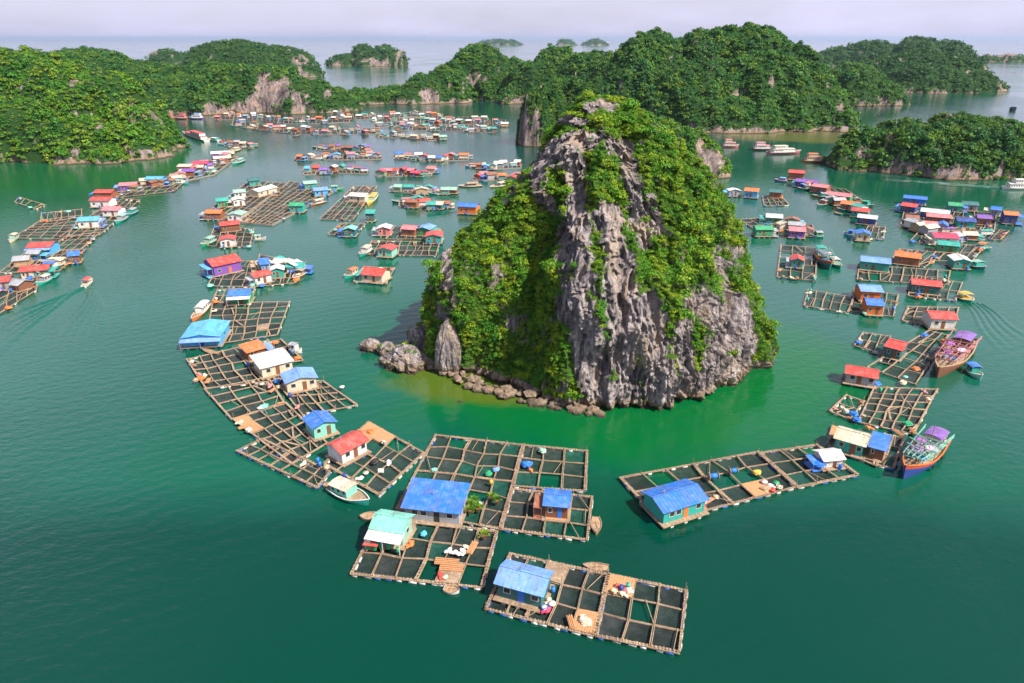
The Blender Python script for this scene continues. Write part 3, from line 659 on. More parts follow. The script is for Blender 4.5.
def house(label, a, b, depth, wall, roof, kind='gable', h=2.5, detail=2, door=None, group='floating houses', awn=None, name='floating_house', cat='house', deck=True, pane=None, rise=None):
    """a, b: pixels of the foot of the camera-side wall, left to right; depth away from the camera in metres"""
    A = G(*a, .6) if not isinstance(a, Vector) else a; B = G(*b, .6) if not isinstance(b, Vector) else b
    w = (B - A).length; rz = math.atan2(B.y - A.y, B.x - A.x); d = depth
    t = empty(name, (A.x, A.y, 0), rz); tag(t, label, cat, group)
    z0 = .62; rn = random.Random(int(A.x * 31 + A.y * 17)); wm = wallmat(wall, C[wall]); rm = roofmat(roof, C[roof])
    if deck:
        m = MB(); m.box(-.5, w + .5, -.8, d + .5, .38, .58)
        if detail > 1:
            for k in range(int((w + 1) / .8)): m.box(-.5 + k * .8 + .03, -.5 + k * .8 + .77, -.9, d + .6, .582, .62)
        m.build('deck', WOOD, t)
        f = MB()
        for k in range(max(2, int(w / 2))):
            x = (k + .5) * w / max(2, int(w / 2)); f.tube((x, -.7, .14), (x, d + .4, .14), .3, 8)
        f.build('float', FLOATC[rn.randrange(3)], t)
    zt = z0 + h; rise = rise if rise is not None else (.85 if kind == 'gable' else .7)
    m = MB()
    # walls with real thickness (four slabs) and gable infill
    T = .12
    m.box(0, w, 0, T, z0, zt); m.box(0, w, d - T, d, z0, zt); m.box(0, T, T, d - T, z0, zt); m.box(w - T, w, T, d - T, z0, zt)
    ov = .45
    def prism(x0, x1, pts):
        n = len(pts); m.add([(x0, y, z) for y, z in pts] + [(x1, y, z) for y, z in pts], [tuple(range(n))[::-1], tuple(range(n, 2 * n))] + [(k, (k + 1) % n, n + (k + 1) % n, n + k) for k in range(n)])
    def prismy(y0, y1, pts):
        n = len(pts); m.add([(x, y0, z) for x, z in pts] + [(x, y1, z) for x, z in pts], [tuple(range(n)), tuple(range(n, 2 * n))[::-1]] + [(k, n + k, n + (k + 1) % n, (k + 1) % n) for k in range(n)])
    rf = MB()
    def slab(p, th=.07):
        p = [Vector(x) for x in p]; n = (p[1] - p[0]).cross(p[3] - p[0]).normalized() * th
        if n.z < 0: n = -n; p = p[::-1]
        rf.add([x for x in p] + [x + n for x in p], [(3, 2, 1, 0), (4, 5, 6, 7)] + [(k, (k + 1) % 4, 4 + (k + 1) % 4, 4 + k) for k in range(4)])
    def ribs(p0, p1, q0_, q1_, n):
        # raised corrugation lines from edge p to edge q
        for k in range(n + 1):
            s = k / n; a_ = Vector(p0).lerp(Vector(p1), s); b_ = Vector(q0_).lerp(Vector(q1_), s)
            up = Vector((0, 0, .085)); rf.bar(a_ + up, b_ + up, .09, .045)
    if kind == 'gable':
        prism(0, T, [(0, zt), (d, zt), (d / 2, zt + rise)]); prism(w - T, w, [(0, zt), (d, zt), (d / 2, zt + rise)])
        sl = rise / (d / 2)
        e = (-ov, -ov, zt - sl * ov + .02); f_ = (w + ov, -ov, zt - sl * ov + .02); r0 = (-ov, d / 2, zt + rise + .02); r1 = (w + ov, d / 2, zt + rise + .02)
        g0 = (-ov, d + ov, zt - sl * ov + .02); g1 = (w + ov, d + ov, zt - sl * ov + .02)
        slab([e, f_, r1, r0]); slab([r0, r1, g1, g0])
        if detail > 1: ribs(e, f_, r0, r1, int(w / .55)); ribs(g0, g1, r0, r1, int(w / .55))
        rf.bar((-ov, d / 2, zt + rise + .12), (w + ov, d / 2, zt + rise + .12), .32, .07)
    elif kind == 'cross':     # ridge runs away from the camera
        prismy(0, T, [(0, zt), (w, zt), (w / 2, zt + rise)]); prismy(d - T, d, [(0, zt), (w, zt), (w / 2, zt + rise)])
        sl = rise / (w / 2)
        e = (-ov, -ov, zt - sl * ov + .02); f_ = (-ov, d + ov, zt - sl * ov + .02); r0 = (w / 2, -ov, zt + rise + .02); r1 = (w / 2, d + ov, zt + rise + .02)
        g0 = (w + ov, -ov, zt - sl * ov + .02); g1 = (w + ov, d + ov, zt - sl * ov + .02)
        slab([e, f_, r1, r0]); slab([r0, r1, g1, g0])
        if detail > 1: ribs(e, f_, r0, r1, int(d / .55)); ribs(g0, g1, r0, r1, int(d / .55))
        rf.bar((w / 2, -ov, zt + rise + .12), (w / 2, d + ov, zt + rise + .12), .32, .07)
    elif kind == 'shed':
        prism(0, T, [(0, zt), (d, zt), (d, zt + rise)]); prism(w - T, w, [(0, zt), (d, zt), (d, zt + rise)]); m.box(T, w - T, d - T, d, zt, zt + rise)
        sl = rise / d
        e = (-ov, -ov, zt - sl * ov + .02); f_ = (w + ov, -ov, zt - sl * ov + .02); r0 = (-ov, d + ov, zt + rise + sl * ov + .02); r1 = (w + ov, d + ov, zt + rise + sl * ov + .02)
        slab([e, f_, r1, r0])
        if detail > 1: ribs(e, f_, r0, r1, int(w / .5))
    m.build('wall', wm, t)
    ro = rf.build('roof', rm, t)
    if awn:      # lower lean-to roof in front
        rf = MB(); c_, dep = awn
        slab([(-ov, -ov - dep, zt - .75), (w + ov, -ov - dep, zt - .75), (w + ov, -.02, zt - .25), (-ov, -.02, zt - .25)])
        ribs((-ov, -ov - dep, zt - .75), (w + ov, -ov - dep, zt - .75), (-ov, -.02, zt - .25), (w + ov, -.02, zt - .25), int(w / .5))
        for x in (-ov + .1, w / 2, w + ov - .1): rf.bar((x, -dep - ov + .1, .5), (x, -dep - ov + .1, zt - .75), .09, .09)
        rf.build('awning', roofmat(c_, C[c_]), t)
    if detail < 2 and deck and w > 2.4 and not awn:
        if rn.random() < .55:   # tarp porch at one end
            c2 = rn.choice(['blue', 'sky', 'tan', 'grey', 'paleblue', 'rust', 'cream', 'teal']); x0, x1 = (w + .5, w + .5 + rn.uniform(1.2, 2.4)) if rn.random() < .5 else (-.5 - rn.uniform(1.2, 2.4), -.5)
            rf = MB(); slab([(x0, -.3, zt - .7), (x1, -.3, zt - .75), (x1, d * .8, zt - .4), (x0, d * .8, zt - .35)])
            for x in (x0 + .1, x1 - .1):
                for y in (-.2, d * .7): rf.bar((x, y, .2), (x, y, zt - .6), .1, .1)
            rf.box(x0, x1, -.5, d * .85, .3, .5)
            rf.build('porch', roofmat(c2, C[c2]), t)
        if rn.random() < .5:
            tm = MB(); x = rn.uniform(.3, w - .3); tm.tube((x, -.75, .6), (x, -.75, 1.5), .33, 9); tm.build('water_tank', simple('tank_' + ('blue' if rn.random() < .6 else 'black'), C['blue'] if rn.random() < .6 else C['black'], .5, .2), t)
        if rn.random() < .5:
            lm = MB(); lm.bar((0, -.65, .6), (0, -.65, 2.3), .07, .07); lm.bar((w, -.65, .6), (w, -.65, 2.3), .07, .07); lm.bar((0, -.65, 2.2), (w, -.65, 2.15), .03, .03); lm.build('washing_line', WOOD, t)
    if detail:
        dm = MB(); dx = w * rn.uniform(.35, .6); dw = min(.9, w * .2); dm.box(dx, dx + dw, -.05, -.004, z0, z0 + 1.95)
        dr = dm.build('door', simple('door_' + (door or 'brown'), C[door or 'brown'], .6, .3), t)
        spots = [x for x in (w * .14, w * .78) if abs(x - dx) > dw] + ([w * .3] if w > 6.5 and dx > w * .45 else [])
        for x in spots[:3 if detail > 1 else 1]:
            fm = MB(); ww, hh = min(.9, w * .16), .85; zb = z0 + 1.0
            for bx_ in ((x - .08, x, zb - .08, zb + hh + .08), (x + ww, x + ww + .08, zb - .08, zb + hh + .08), (x, x + ww, zb - .08, zb), (x, x + ww, zb + hh, zb + hh + .08)):
                fm.box(bx_[0], bx_[1], -.06, -.004, bx_[2], bx_[3])
            fo = fm.build('window', simple('frame_pale', (.6, .58, .52), .6, .3), t)
            pm = MB(); pm.box(x + .002, x + ww - .002, -.035, -.006, zb + .002, zb + hh - .002); pm.build('pane', GLASS, fo)
        if detail > 1:   # a side window on the right gable
            fm = MB(); y = d * .4; fm.box(w + .004, w + .05, y, y + .9, z0 + 1, z0 + 1.8); fo = fm.build('window', simple('frame_pale', (.6, .58, .52), .6, .3), t)
            pm = MB(); pm.box(w + .052, w + .07, y + .08, y + .82, z0 + 1.08, z0 + 1.72); pm.build('pane', GLASS, fo)
            if rn.random() < .8:
                cm = MB(); cx_ = rn.uniform(.2, .8) * w; zc = zt + rise
                if kind == 'shed': zc = zt + rise * .7
                cm.tube((cx_, d * .5, zc - .3), (cx_, d * .5, zc + .9), .05, 6); cm.bar((cx_ - .4, d * .5, zc + .8), (cx_ + .4, d * .5, zc + .8), .04, .04); cm.bar((cx_ - .25, d * .5, zc + .6), (cx_ + .25, d * .5, zc + .6), .04, .04)
                cm.build('antenna', simple('metal_grey', (.3, .3, .32), .4, .3), t)
    return t

def hull_mesh(L_, Bm, h, bow, stern=.75, nst=14):
    """lofted hull, x from stern to bow, origin amidships at the waterline"""
    V, F = [], []; rings = []
    for k in range(nst + 1):
        s = k / nst; x = (s - .5) * L_
        hb = Bm / 2 * (stern + (1 - stern) * min(1, s / .35)) * (1 - max(0, (s - .5) / .5) ** 2.2 * .96)
        sh = h * (1 + .12 * (1 - min(1, s / .3))) + bow * max(0, (s - .45) / .55) ** 2
        over = max(0, (s - .7) / .3) ** 2 * L_ * .05
        rings.append((x, hb, sh, over))
    out = MB(); n = 5
    for (x, hb, sh, ov) in rings:
        for (f, z) in ((1, sh), (.93, sh * .45), (.7, -.12), (-.7, -.12), (-.93, sh * .45), (-1, sh)):
            out.v.append((x + ov * (max(z, 0) / max(sh, .1)), hb * f, z))
    for k in range(nst):
        for j in range(5): a = k * 6 + j; out.f.append((a, a + 1, a + 7, a + 6))
    out.f.append((5, 4, 3, 2, 1, 0)); e = nst * 6; out.f.append((e, e + 1, e + 2, e + 3, e + 4, e + 5))
    dk = MB()
    for (x, hb, sh, ov) in rings: dk.v += [(x + ov * .85, hb * .93, sh * .78), (x + ov * .85, -hb * .93, sh * .78)]
    for k in range(nst): a = 2 * k; dk.f.append((a, a + 1, a + 3, a + 2))
    rl = MB()
    for k in range(nst):
        for sg in (1, -1):
            p, q = rings[k], rings[k + 1]
            rl.bar((p[0] + p[3], sg * p[1], p[2] + .02), (q[0] + q[3], sg * q[1], q[2] + .02), max(.09, Bm * .045), max(.08, Bm * .03))
    return out, dk, rl, rings
def cabin_on(t, x0, x1, hw, z0, h, wall, roof, detail=1, ovh=.25, open_=False):
    m = MB()
    if open_:
        for x in (x0, x1):
            for y in (-hw, hw): m.bar((x, y, z0), (x, y, z0 + h), .09, .09)
        m.box(x0, x1, -hw, hw, z0, z0 + .35)
    else: m.box(x0, x1, -hw, hw, z0, z0 + h)
    cb = m.build('cabin', wallmat(wall, C[wall]), t)
    r = MB(); n = 6
    for k in range(n):
        a0 = -1 + 2 * k / n; a1 = -1 + 2 * (k + 1) / n; f = lambda a: z0 + h + .04 + .28 * (1 - a * a)
        w_ = hw + ovh
        r.add([(x0 - ovh, a0 * w_, f(a0)), (x1 + ovh, a0 * w_, f(a0)), (x1 + ovh, a1 * w_, f(a1)), (x0 - ovh, a1 * w_, f(a1)),
               (x0 - ovh, a0 * w_, f(a0) + .06), (x1 + ovh, a0 * w_, f(a0) + .06), (x1 + ovh, a1 * w_, f(a1) + .06), (x0 - ovh, a1 * w_, f(a1) + .06)],
              [(0, 3, 2, 1), (4, 5, 6, 7), (0, 1, 5, 4), (2, 3, 7, 6), (1, 2, 6, 5), (3, 0, 4, 7)])
    r.build('roof', roofmat(roof, C[roof]), cb)
    if detail and not open_:
        k = max(1, int((x1 - x0) / 1.1))
        for i in range(min(k, 6)):
            xx = x0 + (i + .5) * (x1 - x0) / k
            for sg in (1, -1):
                w = MB(); y = sg * hw; w.box(xx - .26, xx + .26, min(y + sg * .004, y + sg * .03), max(y + sg * .004, y + sg * .03), z0 + h * .45, z0 + h * .85)
                w.build('window', GLASS, cb)
    return cb
def boat(label, bow, stern, beam, kind='cabin', hull='teal', deck='wood', wall='white', roof='green', group='boats moored among the rafts', detail=1, name=None, cat='boat', hh=None):
    A = G(*stern); B = G(*bow); c = (A + B) / 2; L_ = (B - A).length; rz = math.atan2(B.y - A.y, B.x - A.x)
    nm = name or {'row': 'rowing_boat', 'trawler': 'fishing_trawler', 'junk': 'tour_boat'}.get(kind, 'motor_boat')
    t = empty(nm, c, rz); tag(t, label, cat, group)
    h = hh or {'row': .45, 'cabin': .75, 'trawler': 1.7, 'junk': 1.3, 'flat': .6}[kind]; bw = {'row': .25, 'cabin': .6, 'trawler': 1.5, 'junk': .7, 'flat': .3}[kind]
    o, dk, rl, rings = hull_mesh(L_, beam, h, bw, .75 if kind != 'row' else .6)
    o.build('hull', simple('hull_' + hull, C[hull], .5, .4), t, False)
    dk.build('deck', WOOD if deck == 'wood' or kind == 'trawler' else simple('deck_' + deck, C[deck], .7, .4), t)
    rc = {'row': 'wood', 'trawler': 'orange' if hull != 'brown' else 'tan'}.get(kind, 'white'); rl.build('rail', WOOD if rc == 'wood' else simple('hull_' + rc, C[rc], .5, .4), t)
    zd = h * .78; H2 = L_ / 2
    if kind == 'trawler':
        sk = MB()
        for k_ in range(len(rings) - 1):
            for sg in (1, -1):
                p, q_ = rings[k_], rings[k_ + 1]
                lo = lambda r_: (r_[0] + r_[3] * .7, sg * (r_[1] * .975 + .03), r_[2] * .72)
                hi = lambda r_: (r_[0] + r_[3], sg * (r_[1] + .03), r_[2] - .03)
                sk.add([lo(p), lo(q_), hi(q_), hi(p)], [(0, 1, 2, 3)])
        sk.build('strake', simple('hull_strake_' + hull, (.5, .07, .04) if hull != 'brown' else (.24, .09, .06), .6, .5), t)
    if kind == 'row':
        for x in (-.28, 0, .27):
            m = MB(); hb = beam * .42 * (1 - abs(x) * .5); m.box(x * L_ - .13, x * L_ + .13, -hb, hb, h * .8, h * .86); m.build('thwart', PLANK, t)
        m = MB(); m.bar((-.2 * L_, -.1, h), (.25 * L_, .25, h + .05), .05, .05); m.build('oar', WOOD, t)
    if kind == 'cabin': cabin_on(t, -H2 * .75, H2 * .15, beam * .36, zd, 1.45, wall, roof, detail)
    if kind == 'flat': cabin_on(t, -H2 * .6, H2 * .3, beam * .36, zd, 1.4, wall, roof, detail, open_=True)
    if kind == 'junk':
        cabin_on(t, -H2 * .8, H2 * .55, beam * .4, zd, 2.1, wall, roof, detail); cabin_on(t, -H2 * .7, H2 * .1, beam * .36, zd + 2.45, 1.7, wall, roof, detail, .15)
        m = MB(); m.tube((H2 * .6, 0, zd), (H2 * .6, 0, zd + 5), .08, 6); m.build('mast', WOOD, t)
    if kind == 'trawler':
        cabin_on(t, -H2 * .85, -H2 * .42, beam * .27, zd, 2.3, wall, roof, 1); 
        for x in (-H2 * .3, H2 * .4):
            m = MB(); m.tube((x, 0, zd), (x, 0, zd + 5.2), .1, 7, .06); m.build('mast', WOOD, t)
        rk = MB(); zr = zd + 1.9
        for i in range(13):
            x = -H2 * .32 + i * H2 * 1.05 / 12; hw = beam * .52 * (1 if i < 7 else 1 - (i - 6) * .07)
            rk.tube((x, -hw, zr + .5 * (i % 3)), (x + .5 * (i % 2), hw, zr + .5 * ((i + 1) % 3)), .1, 5)
        for y in (-.5, -.25, 0, .25, .5): rk.tube((-H2 * .36, y * beam, zr), (H2 * .8, y * beam * .6, zr + .7), .11, 5)
        for sg in (-1, 1):
            for k_ in range(3): rk.tube((-H2 * .8, sg * beam * .5, zr + .1 + k_ * .3), (H2 * .6, sg * beam * (.4 - .04 * k_), zr + .2 + k_ * .25), .08, 5)
        for x in (-H2 * .3, H2 * .15, H2 * .6):
            for y in (-.42, .42): rk.bar((x, y * beam * (1 if x < H2 * .5 else .7), zd), (x, y * beam * (1 if x < H2 * .5 else .7), zr + .1), .1, .1)
        rk.build('net_rack', simple('rack_' + deck, tuple(c * .55 + .06 for c in C.get(deck, C['mint'])), .7, .5), t)
        for k, (x, y) in enumerate(((-H2 * .1, -.25), (H2 * .1, .22), (H2 * .32, -.1))):
            tp = MB(); heap(tp, (x, y * beam, zr + .1), 1.3, k + 3, .4); tp.build('tarpaulin', simple('tarp_purple' if k != 1 else 'tarp_pale', (.35, .12, .4) if k != 1 else (.6, .45, .55), .8, .3), t)
        for k, x in enumerate((-H2 * .15, H2 * .2)):
            hm = MB(); hm.box(x - .8, x + .8, -beam * .22, beam * .22, zd, zd + .45); hm.build('hatch', simple('hatch_%d' % k, C['sky'] if k else C['rust'], .7, .4), t)
        for k, (x, y) in enumerate(((H2 * .02, .2), (H2 * .42, .05), (-H2 * .22, -.3), (H2 * .3, -.25), (H2 * .55, .1))):
            nm_ = MB(); heap(nm_, (x, y * beam, zd), .75, 30 + k, .5); nm_.build('net_heap', simple('netheap_%d' % (k % 3), (C['teal'], (.2, .16, .12), C['rust'])[k % 3], .9, .4), t)
        fl = MB(); fl.tube((H2 * .75, .2, zd), (H2 * 1.25, .5, zd + 3.4), .06, 5); fl.build('boom', WOOD, t)
        for k in range(5):
            ty = MB(); x = -H2 * .5 + k * H2 * .25; sd_ = 1 if k % 2 else -1; hb = beam / 2 * .99
            for a in range(10):
                t0 = 2 * math.pi * a / 10; t1 = t0 + math.pi / 5
                ty.bar((x + .36 * math.cos(t0), sd_ * (hb + .12), h * .55 + .36 * math.sin(t0)), (x + .36 * math.cos(t1), sd_ * (hb + .12), h * .55 + .36 * math.sin(t1)), .2, .2)
            ty.build('fender_tyre', simple('rubber', (.02, .02, .02), .8, .2), t)
    return t

def heap(m, c, r, seed, zs=.5, n=14, k=7):
    P = []
    for j in range(k + 1):
        e = (j / k) * math.pi / 2
        for i in range(n): a = 2 * math.pi * i / n; P.append((math.cos(a) * math.cos(e), math.sin(a) * math.cos(e), math.sin(e)))
    P = np.array(P); rn_ = 1 + .38 * noise(P, (1.3,) * 3, seed) + .25 * noise(P, (3.1,) * 3, seed + 1); Q = P * rn_[:, None] * r * np.array([1, .8, zs]) + np.array(c)
    m.add([tuple(q) for q in Q], [(j * n + i, j * n + (i + 1) % n, (j + 1) * n + (i + 1) % n, (j + 1) * n + i) for j in range(k) for i in range(n)])
# goods on deck: each kind built once, then copied
PROTO = {}
def goods(kind, colr):
    k = (kind, colr)
    if k in PROTO: return [c for c in PROTO[k]]
    mt = simple('goods_' + colr, C[colr], .55, .3); rn = random.Random(len(kind))
    P = []
    if kind == 'drum':
        m = MB(); m.tube((0, 0, 0), (0, 0, .85), .29, 12); m.tube((0, 0, .27), (0, 0, .31), .31, 12); m.tube((0, 0, .56), (0, 0, .6), .31, 12); P.append(('body', m, mt, 1))
        m = MB(); m.tube((.1, .05, .85), (.1, .05, .9), .06, 8); P.append(('cap', m, GLASS, 0))
    elif kind == 'crate':
        m = MB(); m.box(-.45, .45, -.3, .3, 0, .06)
        for a in (.06, .22, .38):
            m.box(-.45, .45, -.33, -.28, a, a + .12); m.box(-.45, .45, .28, .33, a, a + .12); m.box(-.48, -.43, -.28, .28, a, a + .12); m.box(.43, .48, -.28, .28, a, a + .12)
        P.append(('crate_slats', m, mt, 0)); m = MB(); lump(m, (0, 0, .25), .5, random.Random(2), .5); P.append(('contents', m, simple('goods_cream', C['cream'], .8, .4), 0))
    elif kind == 'tarp':
        m = MB(); r2 = random.Random(9)
        heap(m, (0, 0, 0), .85, 4, .55)
        P.append(('tarp', m, mt, 0))
    elif kind == 'plant':
        m = MB(); m.tube((0, 0, 0), (0, 0, .35), .2, 10, .28); P.append(('pot', m, simple('goods_rust', C['rust'], .8, .3), 0))
        m = MB(); r2 = random.Random(3)
        for q_ in range(46):
            a = r2.uniform(0, 6.28); e = r2.uniform(.1, 1.4); L_ = r2.uniform(.35, .75); d = Vector((math.cos(a) * math.cos(e), math.sin(a) * math.cos(e), math.sin(e))); p = Vector((0, 0, .35)) + d * L_; s = d.cross(Vector((0, 0, 1))).normalized() * .12
            m.add([p - d * .2, p + s, p + d * .25, p - s], [(0, 1, 2, 3)])
        P.append(('leaves', m, LEAF_MAIN, 0))
    elif kind == 'sacks':
        m = MB(); r2 = random.Random(5)
        heap(m, (0, 0, 0), .55, 11, .6, 12, 5)
        P.append(('sack', m, mt, 1)); m = MB(); heap(m, (.25, .1, .2), .4, 13, .6, 12, 5); P.append(('sack', m, mt, 1)); m = MB(); heap(m, (-.45, .2, 0), .4, 17, .6, 12, 5); P.append(('sack', m, mt, 1))
    elif kind == 'basket':
        m = MB(); m.tube((0, 0, 0), (0, 0, .3), .35, 14, .48); m.tube((0, 0, .3), (0, 0, .36), .52, 14, .52); P.append(('basket_wall', m, mt, 1))
    elif kind == 'reel':
        m = MB(); m.tube((-.45, 0, .4), (.45, 0, .4), .3, 12); P.append(('net_roll', m, mt, 1)); m = MB(); m.tube((-.55, 0, .4), (-.47, 0, .4), .42, 12); m.tube((.47, 0, .4), (.55, 0, .4), .42, 12); P.append(('flange', m, WOOD, 0))
    elif kind == 'pile':
        m = MB()
        for q_ in range(7): m.bar((-1.1, -.35 + q_ * .12, .06 + (q_ % 2) * .1), (1.1 - .1 * (q_ % 3), -.35 + q_ * .11, .07 + (q_ % 2) * .1), .11, .1)
        P.append(('boards', m, PLANK, 0))
    PROTO[k] = [(n_, m.build(n_, mm, None, sm_).data) for (n_, m, mm, sm_) in P]
    for (n_, me) in PROTO[k]:
        for o in [o for o in bpy.data.objects if o.data == me]: bpy.data.objects.remove(o)
    return PROTO[k]
GN = dict(drum=('drum', 'barrel'), crate=('crate', 'crate'), tarp=('tarp_heap', 'tarp'), plant=('potted_plant', 'plant'), sacks=('sack_stack', 'sacks'), basket=('basket', 'basket'), reel=('net_reel', 'reel'), pile=('plank_pile', 'planks'))
def item(kind, colr, px, py, label, s=1.0, group=None, z=.68, rz=None):
    s *= .8
    p = G(px, py, z); parts = goods(kind, colr); nm, cat = GN[kind]
    rz = RND.uniform(0, 3.14) if rz is None else rz
    if len(parts) == 1:
        o = bpy.data.objects.new(nm, parts[0][1]); COL.objects.link(o)
    else:
        o = empty(nm)
        for n_, me in parts:
            c = bpy.data.objects.new(n_, me); COL.objects.link(c); c.parent = o
    o.location = p; o.rotation_euler = (0, 0, rz); o.scale = (s, s, s); tag(o, label, cat, group or 'goods on the rafts')
    return o
# ------------------------------------------------------------------ layout: near rafts
raft('largest raft, five cells wide, under the long flat blue roof in the foreground', [(436, 437), (523, 447), (500, 531), (397, 512)], 5, 6, skip=(), fill=[(0, 4), (1, 4), (0, 5), (1, 5), (2, 5)], detail=2)
raft('raft of netted cells with a blue tarp bundle, reaching toward the green shallows', [(524, 447), (587, 453), (585, 493), (513, 488)], 3, 3, detail=2)
raft('raft under the small blue canopy with a tiny boat moored at its right side', [(513, 491), (592, 499), (587, 542), (501, 531)], 4, 3, fill=[(2, 1)], detail=2)
raft('raft with an orange plank platform and green-roofed hut at the bottom centre', [(381, 517), (497, 534), (482, 590), (352, 576)], 6, 3, fill=[(4, 2), (0, 0), (1, 0)], detail=2)
raft('front left half of the raft nearest the viewer carrying a blue-roofed hut', [(511, 556), (608, 577), (594, 638), (486, 611)], 5, 3, fill=[(4, 2), (2, 0)], detail=2)
raft('right half of the nearest raft with two diagonal braces at its outer end', [(609, 577), (686, 593), (679, 655), (596, 638)], 3, 3, fill=[(0, 0)], detail=2)
raft('left half of the long slanting raft under the royal blue roof right of centre', [(620, 480), (757, 454), (795, 489), (661, 524)], 6, 3, fill=[(1, 1), (1, 2), (4, 2)], detail=2)
raft('right half of the slanting raft ending at a white hut with blue tarp', [(759, 455), (816, 447), (857, 477), (797, 489)], 3, 3, detail=2)
raft('square raft of narrow cells beside the turquoise-roofed house at left', [(213, 304), (290, 303), (278, 336), (206, 347)], 6, 6, detail=1, fill=[(4, 4)])
raft('raft of small cells left of the flat white roof', [(187, 361), (268, 342), (296, 380), (206, 390)], 7, 5, detail=1)
raft('short raft behind the white roof with a red canopy on it', [(240, 350), (281, 341), (303, 362), (262, 368)], 3, 3, detail=1)
raft('raft of wide green cells stepping below the raft left of the white roof', [(205, 391), (268, 379), (284, 404), (232, 421)], 3, 4, detail=1)
raft('raft running right from below the two middle huts to a pointed corner', [(274, 380), (323, 383), (357, 407), (303, 417)], 5, 4, detail=1)
raft('raft of six rows of cells left of the gabled blue hut', [(233, 421), (286, 405), (327, 445), (292, 466)], 4, 6, detail=1, fill=[(0, 0), (0, 1)])
raft('narrow outer raft of half-width cells at the lower left edge of the chain', [(237, 453), (262, 441), (330, 474), (317, 490)], 2, 7, detail=2)
raft('raft around the red-roofed house with white gable in the left chain', [(369, 424), (424, 455), (380, 497), (325, 466)], 4, 4, detail=2, fill=[(0, 1), (0, 2), (0, 0), (1, 0)])
# right group
raft('big raft with sloping rows of dark cells below the red-roofed barge at right', [(874, 389), (937, 391), (913, 436), (858, 424)], 5, 6, detail=1)
raft('raft leading from the red-roofed hut up to the rack-laden wooden trawler', [(929, 332), (948, 337), (915, 386), (867, 369)], 3, 6, detail=1)
raft('little raft of tyre-dark cells at the upper left of the trawler raft', [(863, 334), (890, 338), (884, 356), (854, 347)], 3, 2, detail=1)
raft('small white-railed raft with a skiff inside, left of the dark-celled raft', [(846, 397), (864, 403), (850, 421), (830, 413)], 1, 2, detail=1)
raft('raft of bright green nets between the teal hut and the red fishing boat', [(884, 436), (903, 440), (893, 470), (873, 466)], 2, 3, detail=1)
raft('plank float under the long cream-roofed teal hut at right', [(832, 428), (886, 440), (876, 468), (827, 446)], 4, 2, detail=1, fill=[(0, 0), (1, 0), (2, 0), (3, 0)])
raft('raft of square cells around the small red-roofed green hut at right', [(781, 246), (817, 249), (815, 282), (777, 278)], 3, 5, detail=1)
raft('low raft of pale frames left of the blue-roofed orange cabins', [(808, 291), (853, 299), (848, 314), (804, 307)], 5, 2, detail=1)
raft('wide raft of squares in front of the long blue roofs at right', [(859, 266), (950, 272), (947, 286), (857, 281)], 8, 2, detail=1)
raft('raft behind the long red roof, trailing right to the yellow-topped boat', [(912, 277), (962, 284), (955, 302), (908, 297)], 5, 2, detail=1)
raft('raft around the two blue-roofed orange cabins', [(855, 290), (898, 296), (893, 318), (850, 312)], 4, 3, detail=1)
raft('raft under the red-roofed white house at lower right of the cluster', [(908, 308), (958, 309), (954, 328), (902, 322)], 5, 3, detail=1)
raft('raft of pale beams right of the orange-brown barn-roofed house', [(900, 250), (946, 254), (925, 268), (890, 262)], 5, 2, detail=1)
raft('raft linking the green hut to the white-roofed boathouse', [(940, 244), (985, 247), (972, 262), (930, 262)], 5, 2, detail=1)
raft('raft spread through the middle of the upper right village', [(905, 208), (996, 214), (994, 232), (900, 228)], 9, 3, detail=1)
raft('slim raft pointing right from the upper right village', [(965, 226), (1009, 232), (1000, 241), (955, 238)], 5, 2, detail=1)
raft('raft left of the red-roofed long barn with dark cells', [(925, 226), (965, 230), (955, 250), (910, 242)], 4, 3, detail=1)
raft('slanting raft under the bright green cabin right of the central rock', [(738, 220), (757, 219), (783, 232), (762, 235)], 2, 4, detail=1)
raft('raft of dense dark cells right of the pale blue cabin', [(762, 197), (780, 196), (789, 206), (764, 207)], 4, 3, detail=1)
raft('raft under the pinkish cluster behind the bright green cabin', [(785, 222), (812, 226), (816, 238), (790, 236)], 4, 2, detail=1)
raft('raft strung through the row of red roofs at upper right', [(810, 185), (845, 190), (866, 204), (832, 204)], 5, 2, detail=1)
raft('raft right of the isolated blue tent-like roof', [(868, 227), (885, 228), (883, 240), (862, 240)], 3, 2, detail=1)
# centre-left water
raft('vast dark field of striped cells in the middle left water', [(290, 182), (338, 190), (272, 226), (238, 223)], 8, 16, detail=0)
raft('raft under the orange huts at the left edge of the striped field', [(250, 181), (288, 184), (236, 222), (200, 219)], 6, 7, detail=0)
raft('raft of long rows with white and yellow boats at its top', [(354, 187), (377, 187), (353, 221), (320, 220)], 5, 9, detail=1)
raft('small raft holding the single teal house in mid water', [(342, 224), (366, 225), (352, 238), (328, 235)], 4, 2, detail=1)
raft('raft with the isolated red house, boat on its left side', [(364, 268), (395, 269), (386, 285), (354, 283)], 3, 2, detail=1)
raft('wide dark-celled raft in front of the red-roofed teal huts', [(372, 242), (440, 243), (436, 257), (366, 255)], 9, 3, detail=1)
raft('raft under the blue-roofed green hut left of the rock', [(395, 227), (440, 230), (444, 240), (386, 240)], 6, 2, detail=1)
raft('raft behind the red-roofed pair at left centre', [(215, 227), (254, 230), (250, 248), (208, 247)], 5, 4, detail=1)
raft('raft of open frames in front of the big red barn roof', [(222, 262), (260, 262), (254, 288), (208, 287)], 4, 4, detail=1)
raft('crowded raft right of the big red barn roof', [(260, 256), (306, 264), (296, 284), (254, 288)], 5, 4, detail=1)
raft('small raft with the blue and green hut above the square raft', [(218, 291), (255, 289), (252, 303), (213, 303)], 5, 2, detail=1)
